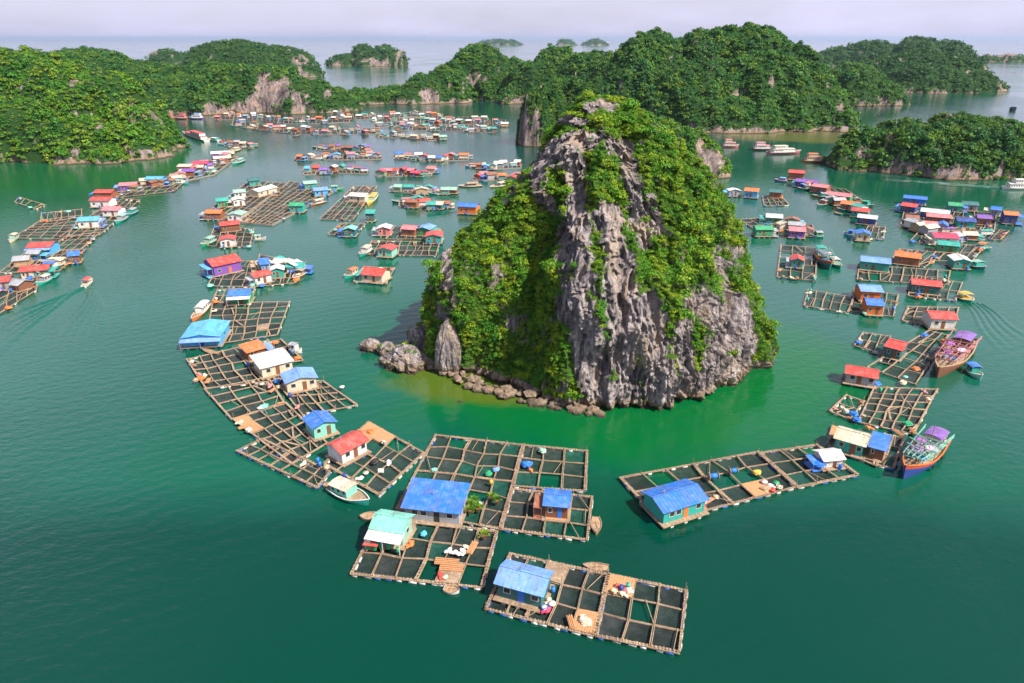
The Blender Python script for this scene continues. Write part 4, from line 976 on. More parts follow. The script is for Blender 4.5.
# left diagonal chain
raft('topmost raft of the left diagonal chain, below the purple awning', [(150, 178), (192, 176), (174, 192), (112, 199)], 6, 5, detail=1)
raft('raft in the left chain between the red roofs and the channel', [(118, 198), (140, 201), (100, 236), (60, 238)], 4, 8, detail=1)
raft('thin jetty-like raft pointing left above the turquoise roof', [(42, 214), (82, 210), (82, 218), (41, 223)], 6, 1, detail=1)
raft('broad raft of long cells left of the turquoise-roofed hut', [(42, 221), (82, 216), (66, 240), (13, 239)], 4, 7, detail=1)
raft('raft bridging the broad left raft and the red-roofed stretch below it', [(68, 237), (101, 233), (82, 251), (44, 252)], 4, 3, detail=1)
raft('raft behind the red roofs near the left edge', [(28, 252), (87, 250), (60, 272), (0, 274)], 7, 4, detail=1)
raft('raft at the bottom left end of the diagonal chain', [(0, 286), (38, 276), (37, 291), (-4, 317)], 4, 4, detail=1)
raft('lone tan frame of poles floating off the left chain', [(20, 198), (46, 206), (36, 210), (15, 203)], 2, 1, nets=False, detail=1)

# ------------------------------------------------------------------ houses
H = house
H('long hut with a flat bright blue two-sheet roof and pale walls, foreground centre', (405, 518.5), (459, 524.5), 5.9, 'grey', 'blue', 'shed', detail=2, h=2.3, door='black', rise=.9)
H('hut with mint roof and white lean-to, left corner of the orange-platform raft', (374, 541), (403, 546), 3.9, 'palegreen', 'mint', 'gable', awn=('white', 1.7), h=2.7)
H('tiny shed with a red lid beside the mint-roofed hut', (367, 550), (376, 551), 1.8, 'green', 'red', 'shed', detail=1, h=1.2, deck=False, name='shed', cat='shed', rise=.25)
H('tiny emerald box shed right of the red-lidded one', (379, 549), (390, 550), 1.8, 'green', 'teal', 'shed', detail=1, h=1.3, deck=False, name='shed', cat='shed', rise=.25)
H('small open shelter with a double blue roof on the raft right of centre', (545, 517), (567, 519), 3.8, 'brown', 'blue', 'gable', detail=1, h=2.5, door='blue', rise=.5)
H('green-walled hut with pale blue ridge roof on the nearest raft', (498, 596), (541, 608), 4.2, 'darkteal', 'paleblue', 'gable', detail=2, h=2.5, door='blue')
H('turquoise-walled house with royal blue roof and orange door right of centre', (663, 524), (704, 511), 5.4, 'teal', 'blue', 'gable', detail=2, h=2.4, door='orange', rise=.8)
H('little white cabin with a blue tarp at the tip of the slanting raft', (823, 468), (841, 466), 3.0, 'white', 'white', 'gable', detail=1, h=1.7, rise=.6)
H('turquoise and violet roofed house standing in the water, upper left chain', (184, 347), (221, 345), 9.5, 'sky', 'sky', 'cross', detail=2, h=2.4, awn=('paleblue', 1.2), door='darkblue')
H('flat white roofed open house in the left chain', (263, 378), (293, 370), 6.5, 'cream', 'white', 'shed', detail=2, h=2.4, rise=.5)
H('bright blue gabled house with cream walls right of the white roof', (288, 393), (317, 387), 4.8, 'cream', 'paleblue', 'cross', detail=2, h=2.4)
H('compact blue gabled hut with mint walls, above the red-roofed house', (315, 439), (336, 432), 4.4, 'mint', 'blue', 'cross', detail=2, h=2.4)
H('red-roofed house with white gable end in the left chain', (343, 464), (367, 451), 4.2, 'white', 'red', 'gable', detail=2, h=2.4)
H('small red canopy hut with a round white tank by it', (249, 361), (266, 356), 4, 'brown', 'orange', 'shed', detail=1, h=2.2, rise=.5)
H('green and blue hut with patched roof above the square raft', (230, 304), (250, 303), 5, 'green', 'blue', 'gable', detail=1, awn=('white', 1.3))
H('big red barn-like roof over white and violet walls', (215, 276), (242, 270), 7.5, 'purple', 'red', 'gable', detail=1, h=3.2, rise=1.4, door='orange')
H('red-roofed hut with a white tarp end in the crowded raft', (256, 285), (272, 281), 4, 'white', 'red', 'gable', detail=1)
H('pale teal cabin in the crowded raft', (272, 278), (284, 277), 4, 'teal', 'white', 'cross', detail=1)
H('low blue hut in the middle of the crowded raft', (262, 272), (270, 271), 4, 'sky', 'blue', 'shed', detail=1)
H('isolated red-roofed house on its own small raft in mid water', (362, 281), (382, 283), 6.0, 'cream', 'red', 'gable', detail=1, h=2.4, rise=1.2)
H('red-roofed white hut in front of the striped field', (221, 247), (235, 246), 5, 'white', 'red', 'cross', detail=1)
H('longer red roof just behind the red-roofed white hut', (222, 232), (240, 230), 5, 'brown', 'red', 'gable', detail=1)
H('red-topped teal hut at the left end of the dark-celled raft', (378, 256), (392, 257), 5, 'mint', 'red', 'cross', detail=1)
H('red-roofed teal hut touching the left flank of the rock', (426, 243), (441, 243), 6, 'teal', 'red', 'cross', detail=1)
H('green hut with a pale blue roof left of the rock', (417, 235), (430, 236), 6, 'green', 'paleblue', 'cross', detail=1)
H('rust-red hut left of the pale blue roofed green one', (402, 235), (415, 236), 5, 'rust', 'pink', 'gable', detail=1)
H('white-topped pink hut at the head of the small pink raft', (378, 235), (390, 235), 5, 'pink', 'white', 'cross', detail=1)
H('teal house with pale roof alone on its small dark raft', (344, 236), (355, 236), 4.5, 'darkteal', 'mint', 'cross', detail=1)
H('orange house with a deep blue roof against the rock slope', (458, 213), (476, 214), 6, 'orange', 'blue', 'gable', detail=1, h=3)
H('dark green tower-like hut beside the long-row raft', (366, 221), (374, 221), 3, 'darkteal', 'teal', 'shed', detail=1, h=3.2)
H('white-roofed shelter across the long-row raft', (349, 201), (365, 202), 6, 'cream', 'white', 'gable', detail=1)
H('orange barn-like hut at the lower left tip of the striped field', (206, 219), (221, 219), 5, 'rust', 'orange', 'gable', detail=1)
H('white and green hut right of the orange barn-like hut', (228, 221), (242, 221), 6, 'white', 'palegreen', 'cross', detail=1)
H('white house between two green ones on the striped field edge', (234, 206), (245, 205), 6, 'white', 'white', 'cross', detail=1)
H('green hut at the far left edge of the striped field', (218, 207), (229, 206), 6, 'green', 'teal', 'gable', detail=1)
H('pale green hut halfway up the striped field edge', (235, 198), (246, 197), 5, 'white', 'palegreen', 'gable', detail=1)
H('long low white-roofed shed at the top of the striped field', (259, 197), (277, 192), 6, 'cream', 'white', 'gable', detail=1)
H('dark green hut at the top corner of the striped field', (250, 186), (261, 185), 6, 'teal', 'darkteal', 'gable', detail=1)
H('emerald hut on the right side of the striped field', (290, 212), (303, 212), 5, 'teal', 'green', 'gable', detail=1, h=2.8)
H('mint green hut at the far top of the striped field', (305, 189), (317, 188), 6, 'teal', 'palegreen', 'gable', detail=1)
H('blue-roofed hut at the right corner of the striped field', (315, 196), (328, 195), 6, 'sky', 'paleblue', 'gable', detail=1)
# right side
H('long cream-roofed teal hut beside the red fishing boat', (834, 449), (861, 457), 4.5, 'teal', 'cream', 'gable', detail=2, h=2.5, door='brown')
H('blue tarp-roofed lean-to at the end of the cream-roofed hut', (868, 457), (882, 461), 4, 'brown', 'blue', 'shed', detail=1, h=2.3)
H('red-roofed teal hut on the raft leading to the trawler', (884, 356), (899, 360), 5.5, 'darkteal', 'red', 'gable', detail=2, h=2.6)
H('long red-roofed violet hut on a barge at right', (845, 382), (874, 387), 4.2, 'grey', 'red', 'gable', detail=2, h=2.3)
H('red-roofed white house at the front of the right-hand cluster', (930, 328), (954, 329), 5.5, 'white', 'red', 'gable', detail=1, h=2.8)
H('front orange cabin with bright blue roof', (866, 314), (881, 315), 5, 'orange', 'blue', 'gable', detail=1, h=2.8)
H('rear cabin with blue and orange striped roof', (860, 300), (880, 301), 6, 'orange', 'paleblue', 'gable', detail=1, h=2.8)
H('long red roof over dark walls in the right-hand cluster', (911, 292), (939, 295), 5, 'darkteal', 'red', 'gable', detail=1, h=2.6)
H('long double blue roof with teal end wall at right', (860, 269), (888, 272), 6, 'teal', 'paleblue', 'gable', detail=1, h=2.8)
H('orange-brown barn-roofed house on a pale raft', (894, 263), (918, 266), 6, 'rust', 'orange', 'gable', detail=1, h=2.6)
H('white-roofed teal boathouse at the right of the cluster', (953, 268), (969, 269), 6, 'teal', 'white', 'cross', detail=1, h=2.6)
H('small red-roofed green hut on the square-celled raft', (791, 267), (802, 268), 5, 'teal', 'red', 'cross', detail=1)
H('green-roofed hut below the crimson-roofed barn', (937, 251), (957, 253), 5, 'green', 'teal', 'gable', detail=1)
H('crimson-roofed white barn in the upper right village', (934, 244), (957, 245), 7, 'white', 'magenta', 'gable', detail=1)
H('orange and blue hut at the far right edge of the village', (1003, 223), (1016, 224), 6, 'darkblue', 'orange', 'gable', detail=1, h=3.5)
H('bright green roofed hut at the back of the upper right village', (948, 211), (961, 212), 6, 'teal', 'green', 'gable', detail=1)
H('dark slate roofed hut at the back right of the village', (962, 210), (977, 211), 6, 'grey', 'darkteal', 'gable', detail=1)
H('long white-roofed hall with a blue edge in the village', (920, 217), (947, 220), 6, 'darkblue', 'white', 'gable', detail=1)
H('long pink awning roof below the white-roofed hall', (926, 222), (949, 224), 4, 'rust', 'pink', 'gable', detail=1)
H('red hut at the upper left corner of the village', (900, 211), (914, 213), 6, 'darkblue', 'red', 'gable', detail=1)
H('low blue-sheeted hut at the very back of the village', (903, 203), (925, 205), 4, 'blue', 'blue', 'gable', detail=1)
H('pink-roofed hut left of the blue tarp in the village', (923, 231), (936, 232), 6, 'rust', 'pink', 'gable', detail=1)
H('bright blue tarped hut in the village centre', (937, 231), (946, 232), 5, 'grey', 'blue', 'cross', detail=1)
H('navy-roofed hut right of the village centre', (957, 227), (974, 228), 5, 'teal', 'darkblue', 'gable', detail=1)
H('violet-roofed hut toward the right of the village', (977, 224), (990, 225), 6, 'rust', 'purple', 'gable', detail=1)
H('small blue-roofed hut at the right back of the village', (990, 215), (999, 216), 5, 'grey', 'blue', 'gable', detail=1)
H('long pink-roofed green house in the upper right row', (825, 200), (849, 203), 6, 'green', 'pink', 'gable', detail=1, h=2.8)
H('bright orange tarp-roofed hut in the upper right row', (840, 209), (857, 211), 6, 'brown', 'orange', 'gable', detail=1)
H('red awning hut with green side below the orange tarp roof', (851, 216), (867, 218), 5, 'teal', 'red', 'gable', detail=1)
H('topmost red-roofed house of the upper right row', (788, 179), (803, 180), 8, 'rust', 'red', 'gable', detail=1, h=3.5)
H('wide violet-blue roofed house in front of the topmost red one', (795, 186), (816, 188), 6, 'darkblue', 'purple', 'gable', detail=1)
H('brick-red hut between the violet and the pink roofs', (811, 191), (826, 193), 6, 'rust', 'pink', 'gable', detail=1)
H('isolated hut with a blue tent-like roof at right', (856, 240), (869, 241), 5, 'cream', 'blue', 'cross', detail=1)
H('white-roofed navy houseboat above the blue tent roof', (857, 223), (875, 225), 4, 'darkblue', 'white', 'gable', detail=1)
H('pale blue cabin with an orange top right of the central rock', (744, 197), (757, 198), 7, 'sky', 'orange', 'gable', detail=1, h=3)
H('small grey-white cabin left of the pale blue cabin', (729, 196), (740, 196), 4, 'grey', 'white', 'cross', detail=1)
H('low slate-roofed hut right of the pale blue cabin', (769, 197), (781, 198), 6, 'rust', 'darkteal', 'gable', detail=1)
H('white-roofed green hut behind the bright green cabin', (766, 223), (781, 224), 5, 'green', 'white', 'gable', detail=1)
H('bright green cabin on the slanting raft', (756, 236), (772, 236), 4.5, 'green', 'green', 'gable', detail=1, h=2.6)
H('dark pink-roofed hut in the cluster by the bright green cabin', (789, 237), (804, 238), 6, 'purple', 'pink', 'gable', detail=1)
# left chain
H('turquoise-roofed hut at the head of the left chain', (146, 184), (162, 184), 6, 'sky', 'sky', 'gable', detail=1)
H('purple-walled hut with a red and white arched roof', (120, 191), (137, 190), 7, 'purple', 'pink', 'gable', detail=1)
H('small bright red-roofed hut in the upper left chain', (95, 198), (112, 198), 6, 'rust', 'red', 'gable', detail=1)
H('red-roofed white house below the small bright red hut', (91, 207), (110, 207), 6, 'white', 'red', 'gable', detail=1, h=3)
H('coral-roofed white house near the two green boats', (103, 216), (119, 216), 6, 'white', 'pink', 'gable', detail=1)
H('turquoise-roofed white hut in the middle of the left chain', (79, 228), (99, 227), 6, 'white', 'sky', 'gable', detail=1, h=2.8)
H('wide red and violet roofed house near the left edge', (29, 256), (52, 255), 7, 'sky', 'red', 'gable', detail=1, h=3, awn=('paleblue', 1.2))
H('left one of the two adjoining red roofs at lower left', (22, 279), (35, 278), 5, 'cream', 'red', 'gable', detail=1)
H('right one of the two adjoining red roofs at lower left', (36, 278), (49, 277), 5, 'teal', 'red', 'gable', detail=1)
H('red roof cut by the left picture edge', (-3, 290), (10, 289), 5, 'grey', 'red', 'gable', detail=1)
H('small blue tarp hut on the channel side of the left chain', (70, 263), (80, 262), 4, 'brown', 'blue', 'gable', detail=1)
H('crimson long roof in the cluster at the left headland', (192, 168), (207, 168), 8, 'rust', 'magenta', 'gable', detail=1)
H('long white roof at the top of the headland cluster', (212, 158), (230, 157), 8, 'purple', 'white', 'gable', detail=1)
H('second white roof just below the top one in the headland cluster', (215, 163), (228, 162), 6, 'rust', 'white', 'gable', detail=1)
H('cream hut at the lower left of the headland cluster', (178, 171), (191, 171), 6, 'pink', 'cream', 'gable', detail=1)
H('violet hut in the lower part of the headland cluster', (182, 176), (194, 176), 6, 'rust', 'purple', 'gable', detail=1)
raft('raft under the cluster of huts off the left headland', [(190, 165), (238, 157), (215, 175), (172, 184)], 6, 5, detail=0)
raft('long low raft in the strait behind the left headland', [(219, 140), (258, 144), (252, 149), (225, 147)], 8, 2, detail=0)

# ------------------------------------------------------------------ boats
B_ = boat
B_('orange-railed navy fishing trawler with green pole racks beside the cream-roofed hut', (903, 479), (938, 444), 4.9, 'trawler', 'darkblue', 'mint', 'white', 'purple', detail=2)
B_('big brown wooden trawler stacked with pink net racks', (937, 378), (966, 344), 6.2, 'trawler', 'brown', 'pink', 'brown', 'purple', detail=2)
B_('small teal boat with a blue cover tucked beside the brown trawler', (980, 380), (968, 370), 2.6, 'cabin', 'mint', 'wood', 'teal', 'blue')
B_('teal and white workboat moored at the front of the red-roofed raft', (368, 505), (332, 489), 3.4, 'cabin', 'teal', 'wood', 'mint', 'cream', detail=2)
B_('tiny rowing boat with an oar floating below the left chain', (344, 489), (324, 486), 1.5, 'row', 'wood', detail=2)
B_('empty pale rowing boat left of the mint roof', (361, 519), (378, 517), 1.9, 'row', 'tan', detail=2)
B_('wooden rowing boat drifting just behind the nearest raft', (584, 568), (609, 570), 1.6, 'row', 'tan', detail=2)
B_('round-ended wooden skiff against the right end of the small-canopy raft', (596, 535), (596, 519), 1.7, 'row', 'wood', detail=2)
B_('white dinghy at the bottom edge of the orange-platform raft', (459, 593), (444, 590), 1.5, 'row', 'white', detail=2)
B_('white and orange boat moored above the turquoise-roofed house', (193, 322), (208, 306), 2.8, 'cabin', 'orange', 'wood', 'white', 'white')
B_('low brown skiff in front of the turquoise-roofed house', (203, 351), (219, 355), 1.6, 'row', 'brown')
B_('little domed boat off the right side of the white-roofed house', (302, 353), (291, 351), 2.0, 'cabin', 'white', 'wood', 'white', 'grey')
B_('small red-canopied boat motoring across the left channel', (92, 281), (84, 288), 2.2, 'flat', 'white', 'wood', 'cream', 'red')
B_('boat tied to the left side of the isolated red house', (345, 279), (357, 273), 3.0, 'cabin', 'teal', 'wood', 'cream', 'orange')
B_('green and white boat at the left end of the dark-celled raft', (360, 257), (370, 250), 3.2, 'cabin', 'teal', 'wood', 'white', 'cream')
B_('green boat in front of the red-roofed white hut', (202, 247), (214, 241), 3.4, 'cabin', 'green', 'wood', 'palegreen', 'palegreen')
B_('grey-green boat right of the red-roofed pair', (266, 240), (254, 241), 2.4, 'cabin', 'grey', 'wood', 'cream', 'palegreen')
B_('yellow boat beside the white shelter on the long-row raft', (368, 206), (376, 196), 3.4, 'cabin', 'yellow', 'yellow', 'palegreen', 'yellow')
B_('flat orange boat at the right edge of the striped field', (309, 206), (325, 202), 3.4, 'flat', 'orange', 'wood', 'cream', 'cream')
B_('green boat off the top right corner of the striped field', (343, 190), (331, 190), 3.6, 'cabin', 'green', 'wood', 'teal', 'palegreen')
B_('orange boat on the right side of the crowded raft', (294, 280), (307, 270), 3.4, 'flat', 'orange', 'wood', 'tan', 'tan')
B_('green boat at the lower tip of the small raft row near the left chain', (116, 224), (126, 218), 3.2, 'cabin', 'teal', 'wood', 'grey', 'palegreen')
B_('second dark green boat right of the one beside the coral roof', (126, 217), (136, 212), 3.2, 'cabin', 'darkteal', 'wood', 'teal', 'grey')
B_('green boat in front of the two adjoining red roofs', (53, 270), (65, 263), 3.0, 'cabin', 'green', 'wood', 'cream', 'cream')
B_('teal boat right of the two adjoining red roofs', (37, 286), (50, 280), 2.8, 'cabin', 'teal', 'wood', 'grey', 'cream')
B_('pale boat at the left tip of the broad left raft', (10, 243), (17, 238), 2.6, 'cabin', 'cream', 'wood', 'palegreen', 'cream')
B_('green boat at the right end of the topmost left-chain raft', (188, 184), (176, 184), 3.4, 'cabin', 'teal', 'wood', 'white', 'palegreen')
B_('dark cargo boat with a purple cover beside the red-roofed green hut', (829, 270), (818, 255), 5.0, 'trawler', 'darkteal', 'mint', 'white', 'teal')
B_('small green boat right of the dark cargo boat', (840, 269), (831, 262), 3.0, 'cabin', 'teal', 'wood', 'palegreen', 'white')
B_('teal boat with a square yellow top at the right of the cluster', (971, 303), (960, 297), 4.0, 'flat', 'teal', 'wood', 'yellow', 'yellow')
B_('dark teal boat right of the white-roofed boathouse', (984, 270), (973, 266), 4.4, 'cabin', 'darkteal', 'wood', 'teal', 'palegreen')
B_('green boat with an orange awning at the right of the village', (990, 250), (977, 247), 4.4, 'flat', 'teal', 'wood', 'green', 'orange')
B_('small blue launch left of the blue tent roof', (844, 235), (853, 236), 2.6, 'cabin', 'sky', 'wood', 'blue', 'blue')
B_('tiny dark dinghy above the small blue launch', (834, 213), (842, 215), 2.2, 'row', 'darkteal')
B_('green boat beside the dark pink-roofed hut', (810, 237), (822, 237), 3.6, 'cabin', 'teal', 'wood', 'green', 'grey')
B_('dark boat at the left end of the long pink-roofed house', (818, 207), (827, 203), 3.6, 'cabin', 'darkteal', 'wood', 'rust', 'grey')
B_('dark green boat right of the orange tarp-roofed hut', (873, 207), (862, 205), 3.6, 'cabin', 'darkteal', 'wood', 'teal', 'green')
B_('purple boat at the left of the topmost red roof', (775, 181), (787, 182), 3.8, 'cabin', 'purple', 'wood', 'grey', 'paleblue')
B_('pink and white tour boat moored behind the rock at right, nearer of the pair', (799, 153), (768, 154), 7, 'junk', 'pink', 'wood', 'white', 'cream', name='tour_boat')
B_('dark-hulled tour boat left of and touching the pink and white one', (773, 150), (752, 150), 6, 'junk', 'brown', 'wood', 'white', 'pink', name='tour_boat')
B_('orange-brown tour boat alone in the green bay', (826, 162), (803, 162), 6, 'junk', 'orange', 'wood', 'cream', 'orange', name='tour_boat')
B_('reddish tour boat half hidden at the right shoulder of the rock', (738, 147), (722, 147), 5, 'junk', 'pink', 'wood', 'cream', 'pink', name='tour_boat')
B_('white ferry leaving a wake at the right edge', (1002, 189), (1024, 189), 5, 'junk', 'white', 'wood', 'white', 'white', name='ferry', hh=.9)
B_('tiny dark boat far out on the open sea at right', (1010, 110), (1014, 111), 5, 'cabin', 'black', 'wood', 'darkteal', 'darkteal', hh=3)
B_('white-roofed boat showing over the top of the low right islet', (925, 124), (940, 124), 8, 'junk', 'cream', 'wood', 'white', 'pink')
B_('red and white passenger boat in the strait behind the left headland', (184, 134), (207, 142), 6, 'junk', 'white', 'wood', 'white', 'red')
B_('teal and white boat right of the red and white passenger boat', (209, 140), (219, 141), 5, 'cabin', 'white', 'wood', 'teal', 'white')
B_('first reddish boat from the left below the long wooded ridge', (163, 119), (174, 119), 7, 'junk', 'rust', 'wood', 'pink', 'rust')
B_('second reddish boat from the left below the long wooded ridge', (176, 119), (187, 119), 7, 'junk', 'rust', 'wood', 'pink', 'rust')
B_('violet and white boat right of the reddish pair below the ridge', (190, 119), (203, 119), 7, 'junk', 'purple', 'wood', 'white', 'paleblue')
B_('yellowish boat at the right end of the headland cluster', (229, 153), (239, 150), 5, 'cabin', 'yellow', 'wood', 'cream', 'cream')
B_('green boat below the yellowish one at the headland cluster', (233, 165), (243, 161), 4.5, 'cabin', 'teal', 'wood', 'palegreen', 'palegreen')
B_('little green boat under the crimson long roof', (207, 174), (216, 172), 3.6, 'cabin', 'green', 'wood', 'white', 'teal')
B_('small white boat drifting right of the yellowish boat', (242, 148), (248, 147), 4, 'cabin', 'white', 'wood', 'white', 'white')
B_('tiny dark boat in the open strait left of the far village', (293, 137), (299, 136), 4, 'row', 'black')
B_('long orange wooden boat beside the rock behind the left shoulder', (459, 187), (482, 186), 5.5, 'flat', 'orange', 'wood', 'tan', 'tan')
B_('yellow-white wooden boat right of the long orange one', (491, 188), (511, 184), 5.5, 'flat', 'yellow', 'wood', 'cream', 'cream')

# ------------------------------------------------------------------ distant rows, each hut a thing; ordinals from the left
AUTO = []
CN = dict(sky='turquoise', palegreen='pale green', paleblue='light blue', darkteal='dark green', magenta='crimson', cream='cream', rust='rust-brown', darkblue='navy')
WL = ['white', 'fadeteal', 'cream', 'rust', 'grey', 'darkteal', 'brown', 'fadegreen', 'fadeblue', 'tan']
def far_row(where, pts, n, roofs, seed, rafts=True, boats=.18, sz=(2.6, 6), lift=2.2):
    rn = random.Random(seed); seglen = [math.dist(a, b) for a, b in zip(pts[:-1], pts[1:])]; tot = sum(seglen)
    at = lambda s: next(((pts[i][0] + (pts[i + 1][0] - pts[i][0]) * f, pts[i][1] + (pts[i + 1][1] - pts[i][1]) * f) for i, f in [seg_at(s)]))
    def seg_at(s):
        d = s * tot
        for i, l in enumerate(seglen):
            if d <= l or i == len(seglen) - 1: return i, min(1, d / l)
            d -= l
    for k in range(n):
        s = (k + .5 + rn.uniform(-.25, .25)) / n; x, y = at(s); y += rn.uniform(-1, 1) * lift * .7
        p = G(x, y); k_ = ppm(p); r = roofs[k % len(roofs)] if rn.random() < .75 else rn.choice(roofs)
        if rn.random() < boats:
            L_ = rn.uniform(7, 11) * k_; wc = rn.choice(['white', 'teal', 'cream', 'palegreen'])
            t = boat('x', (x - L_ / 2, y), (x + L_ / 2, y + rn.uniform(-.4, .4)), rn.uniform(2.8, 3.6), 'cabin', rn.choice(['teal', 'darkteal', 'rust', 'sky']), 'wood', wc, r, group='boats in the distant rows', detail=0)
            AUTO.append((t, '%s-topped boat' % CN.get(r, r), where, x))
        else:
            w = rn.uniform(*sz); a = G(x - w * k_ / 2, y, .6); ang = rn.uniform(-.45, .45); b = a + Vector((w * math.cos(ang), w * math.sin(ang), 0))
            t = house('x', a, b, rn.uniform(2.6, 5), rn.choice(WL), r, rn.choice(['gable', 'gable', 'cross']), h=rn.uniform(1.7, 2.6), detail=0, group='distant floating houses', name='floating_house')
            AUTO.append((t, '%s-roofed hut' % CN.get(r, r), where, x))
    if rafts:
        m = max(1, n // 3)
        for k in range(m):
            x0, y0 = at(k / m + .01); x1, y1 = at((k + 1) / m - .02); hy = lift * .75
            t, _ = raft('x', [(x0, y0 - hy), (x1, y1 - hy), (x1 + rn.uniform(-3, 3), y1 + hy), (x0 + rn.uniform(-3, 3), y0 + hy)], max(2, int(abs(x1 - x0) / 4)), 2, detail=0, group='distant rafts')
            AUTO.append((t, 'weathered raft', where, x0))
MIX = ['white', 'cream', 'pink', 'orange', 'palegreen', 'rust', 'grey', 'white', 'teal']
far_row('the far line below the pink cliff', [(215, 117), (250, 117), (285, 121), (322, 121), (350, 119)], 20, ['white', 'cream', 'pink', 'orange', 'grey', 'white'], 1, lift=4, boats=.1)
far_row('the far line ending at an orange barge', [(232, 123), (262, 128), (302, 132), (345, 132), (382, 131)], 22, ['pink', 'grey', 'cream', 'rust', 'white', 'pink'], 2, lift=4, boats=.1)
far_row('the row nearest the wooded neck', [(333, 113), (360, 118), (395, 116), (425, 114), (445, 117)], 16, ['white', 'pink', 'orange', 'white', 'teal', 'cream'], 3, lift=3, boats=.15)
far_row('the crowded far village middle row', [(372, 124), (400, 122), (440, 121), (475, 121), (508, 124)], 26, MIX, 4, lift=5, boats=.15)
far_row('the crowded far village lower row', [(395, 128), (430, 128), (465, 129), (497, 130)], 18, ['cream', 'white', 'palegreen', 'pink', 'grey', 'teal'], 5, lift=4, boats=.25)
far_row('the short line under the far village', [(380, 136), (400, 136), (425, 139), (448, 138)], 9, ['teal', 'pink', 'cream', 'palegreen', 'cream'], 6, lift=2.5, boats=.3)
far_row('the thin upper line in the mid bay', [(317, 149), (342, 150), (370, 150)], 9, ['rust', 'purple', 'teal', 'purple', 'rust'], 7, lift=2)
far_row('the mid bay line with two orange barges', [(296, 158), (325, 158), (350, 158), (382, 157)], 10, ['orange', 'cream', 'rust', 'orange', 'sky', 'teal', 'pink'], 8, lift=3)
far_row('the mid bay line starting blue', [(303, 173), (325, 172), (345, 171), (368, 172)], 8, ['sky', 'red', 'purple', 'white', 'teal'], 9, lift=3)
far_row('the long line right of mid bay', [(396, 157), (420, 159), (445, 159), (467, 158)], 11, ['blue', 'red', 'pink', 'white', 'orange', 'white'], 10, lift=3)
far_row('the line led by a crimson hall', [(377, 175), (400, 175), (410, 174), (434, 174)], 8, ['magenta', 'pink', 'red', 'magenta', 'pink', 'teal'], 11, lift=2.6)
far_row('the row beside the grey craggy islet', [(468, 166), (480, 168), (500, 167), (522, 166)], 8, ['pink', 'rust', 'white', 'palegreen', 'white'], 12, lift=3)
far_row('the row behind the wooden boats', [(474, 179), (490, 178), (508, 179), (522, 177)], 6, ['red', 'pink', 'rust', 'orange'], 13, lift=3)
far_row('the green and white line in mid water', [(395, 190), (412, 191), (430, 193), (457, 191)], 8, ['palegreen', 'white', 'teal', 'cream', 'teal', 'pink'], 14, lift=3)
far_row('the pinkish line left of the blue-roofed orange house', [(399, 205), (418, 205), (435, 208), (450, 205)], 7, ['pink', 'rust', 'cream', 'red', 'teal'], 15, lift=3)
far_row('the cluster off the left headland', [(172, 181), (190, 172), (212, 168), (232, 158)], 12, ['pink', 'purple', 'white', 'rust', 'pink', 'cream'], 16, rafts=False, lift=6, boats=.15)
far_row('the strait raft line behind the headland', [(222, 144), (240, 146), (256, 146)], 6, ['pink', 'grey', 'rust', 'cream'], 17, rafts=False, lift=2)
far_row('the upper left chain', [(130, 190), (150, 186), (170, 183), (180, 180)], 6, ['rust', 'cream', 'grey', 'brown'], 18, rafts=False, lift=5, sz=(3.5, 5))
far_row('the crowded raft by the big red barn', [(262, 268), (276, 268), (290, 270), (298, 277)], 7, ['cream', 'white', 'teal', 'orange'], 19, rafts=False, lift=5, boats=.3, sz=(4, 6))
far_row('the lower left chain', [(8, 268), (30, 262), (60, 262), (12, 296)], 6, ['rust', 'grey', 'cream', 'blue'], 20, rafts=False, lift=5, sz=(3, 5))
far_row('the upper right village front', [(905, 222), (930, 236), (960, 238), (985, 232)], 9, ['rust', 'grey', 'cream', 'teal', 'purple'], 22, rafts=False, lift=6, sz=(4, 6), boats=.35)
far_row('the upper right row gaps', [(800, 184), (822, 196), (848, 212), (872, 214)], 8, ['rust', 'pink', 'grey', 'teal'], 23, rafts=False, lift=4, sz=(4, 6), boats=.4)
far_row('the pinkish cluster right of the rock', [(782, 226), (796, 230), (808, 231)], 5, ['cream', 'rust', 'grey'], 24, rafts=False, lift=5, sz=(4, 6), boats=.4)
ORD = ['first', 'second', 'third', 'fourth', 'fifth', 'sixth', 'seventh', 'eighth', 'ninth', 'tenth', 'eleventh', 'twelfth']
grp = {}
for a in AUTO: grp.setdefault((a[1], a[2]), []).append(a)
for (base, where), L_ in grp.items():
    L_.sort(key=lambda a: a[3])
    for k, a in enumerate(L_):
        a[0]['label'] = ('%s %s from the left in %s' % (ORD[k], base, where)) if len(L_) > 1 else ('single %s in %s' % (base, where))

# ------------------------------------------------------------------ goods on the near decks
I = item
I('tarp', 'blue', 527, 465, 'crumpled bright blue tarp heap on the back right raft', 1.5)
I('sacks', 'orange', 531, 470, 'orange sack pile beside the blue tarp heap', 1.0)
I('tarp', 'palegreen', 543, 451, 'pale green net heap at the back edge of the netted raft', 1.2)
I('tarp', 'green', 489, 474, 'green net heap in the middle of the largest raft', 1.1)
I('tarp', 'paleblue', 496, 470, 'light blue cloth heap next to the green net heap', 1.0)
I('drum', 'yellow', 491, 484, 'yellow drum below the green net heap', 1.2)
for k, (x, y) in enumerate([(471, 507), (474, 503), (478, 511), (492, 500), (497, 503), (470, 513), (484, 538), (476, 509)]):
    I('plant', 'green', x, y, '%s from the left of the leafy potted plants right of the flat blue roof' % ['second', 'third', 'fifth', 'seventh', 'eighth', 'first', 'sixth', 'fourth'][k], 1.5, group='potted plants by the flat blue roof')
I('crate', 'white', 479, 505, 'white box among the plants right of the flat blue roof', 1.3)
I('tarp', 'mint', 434, 470, 'small turquoise tarp on the left edge of the largest raft', .8)
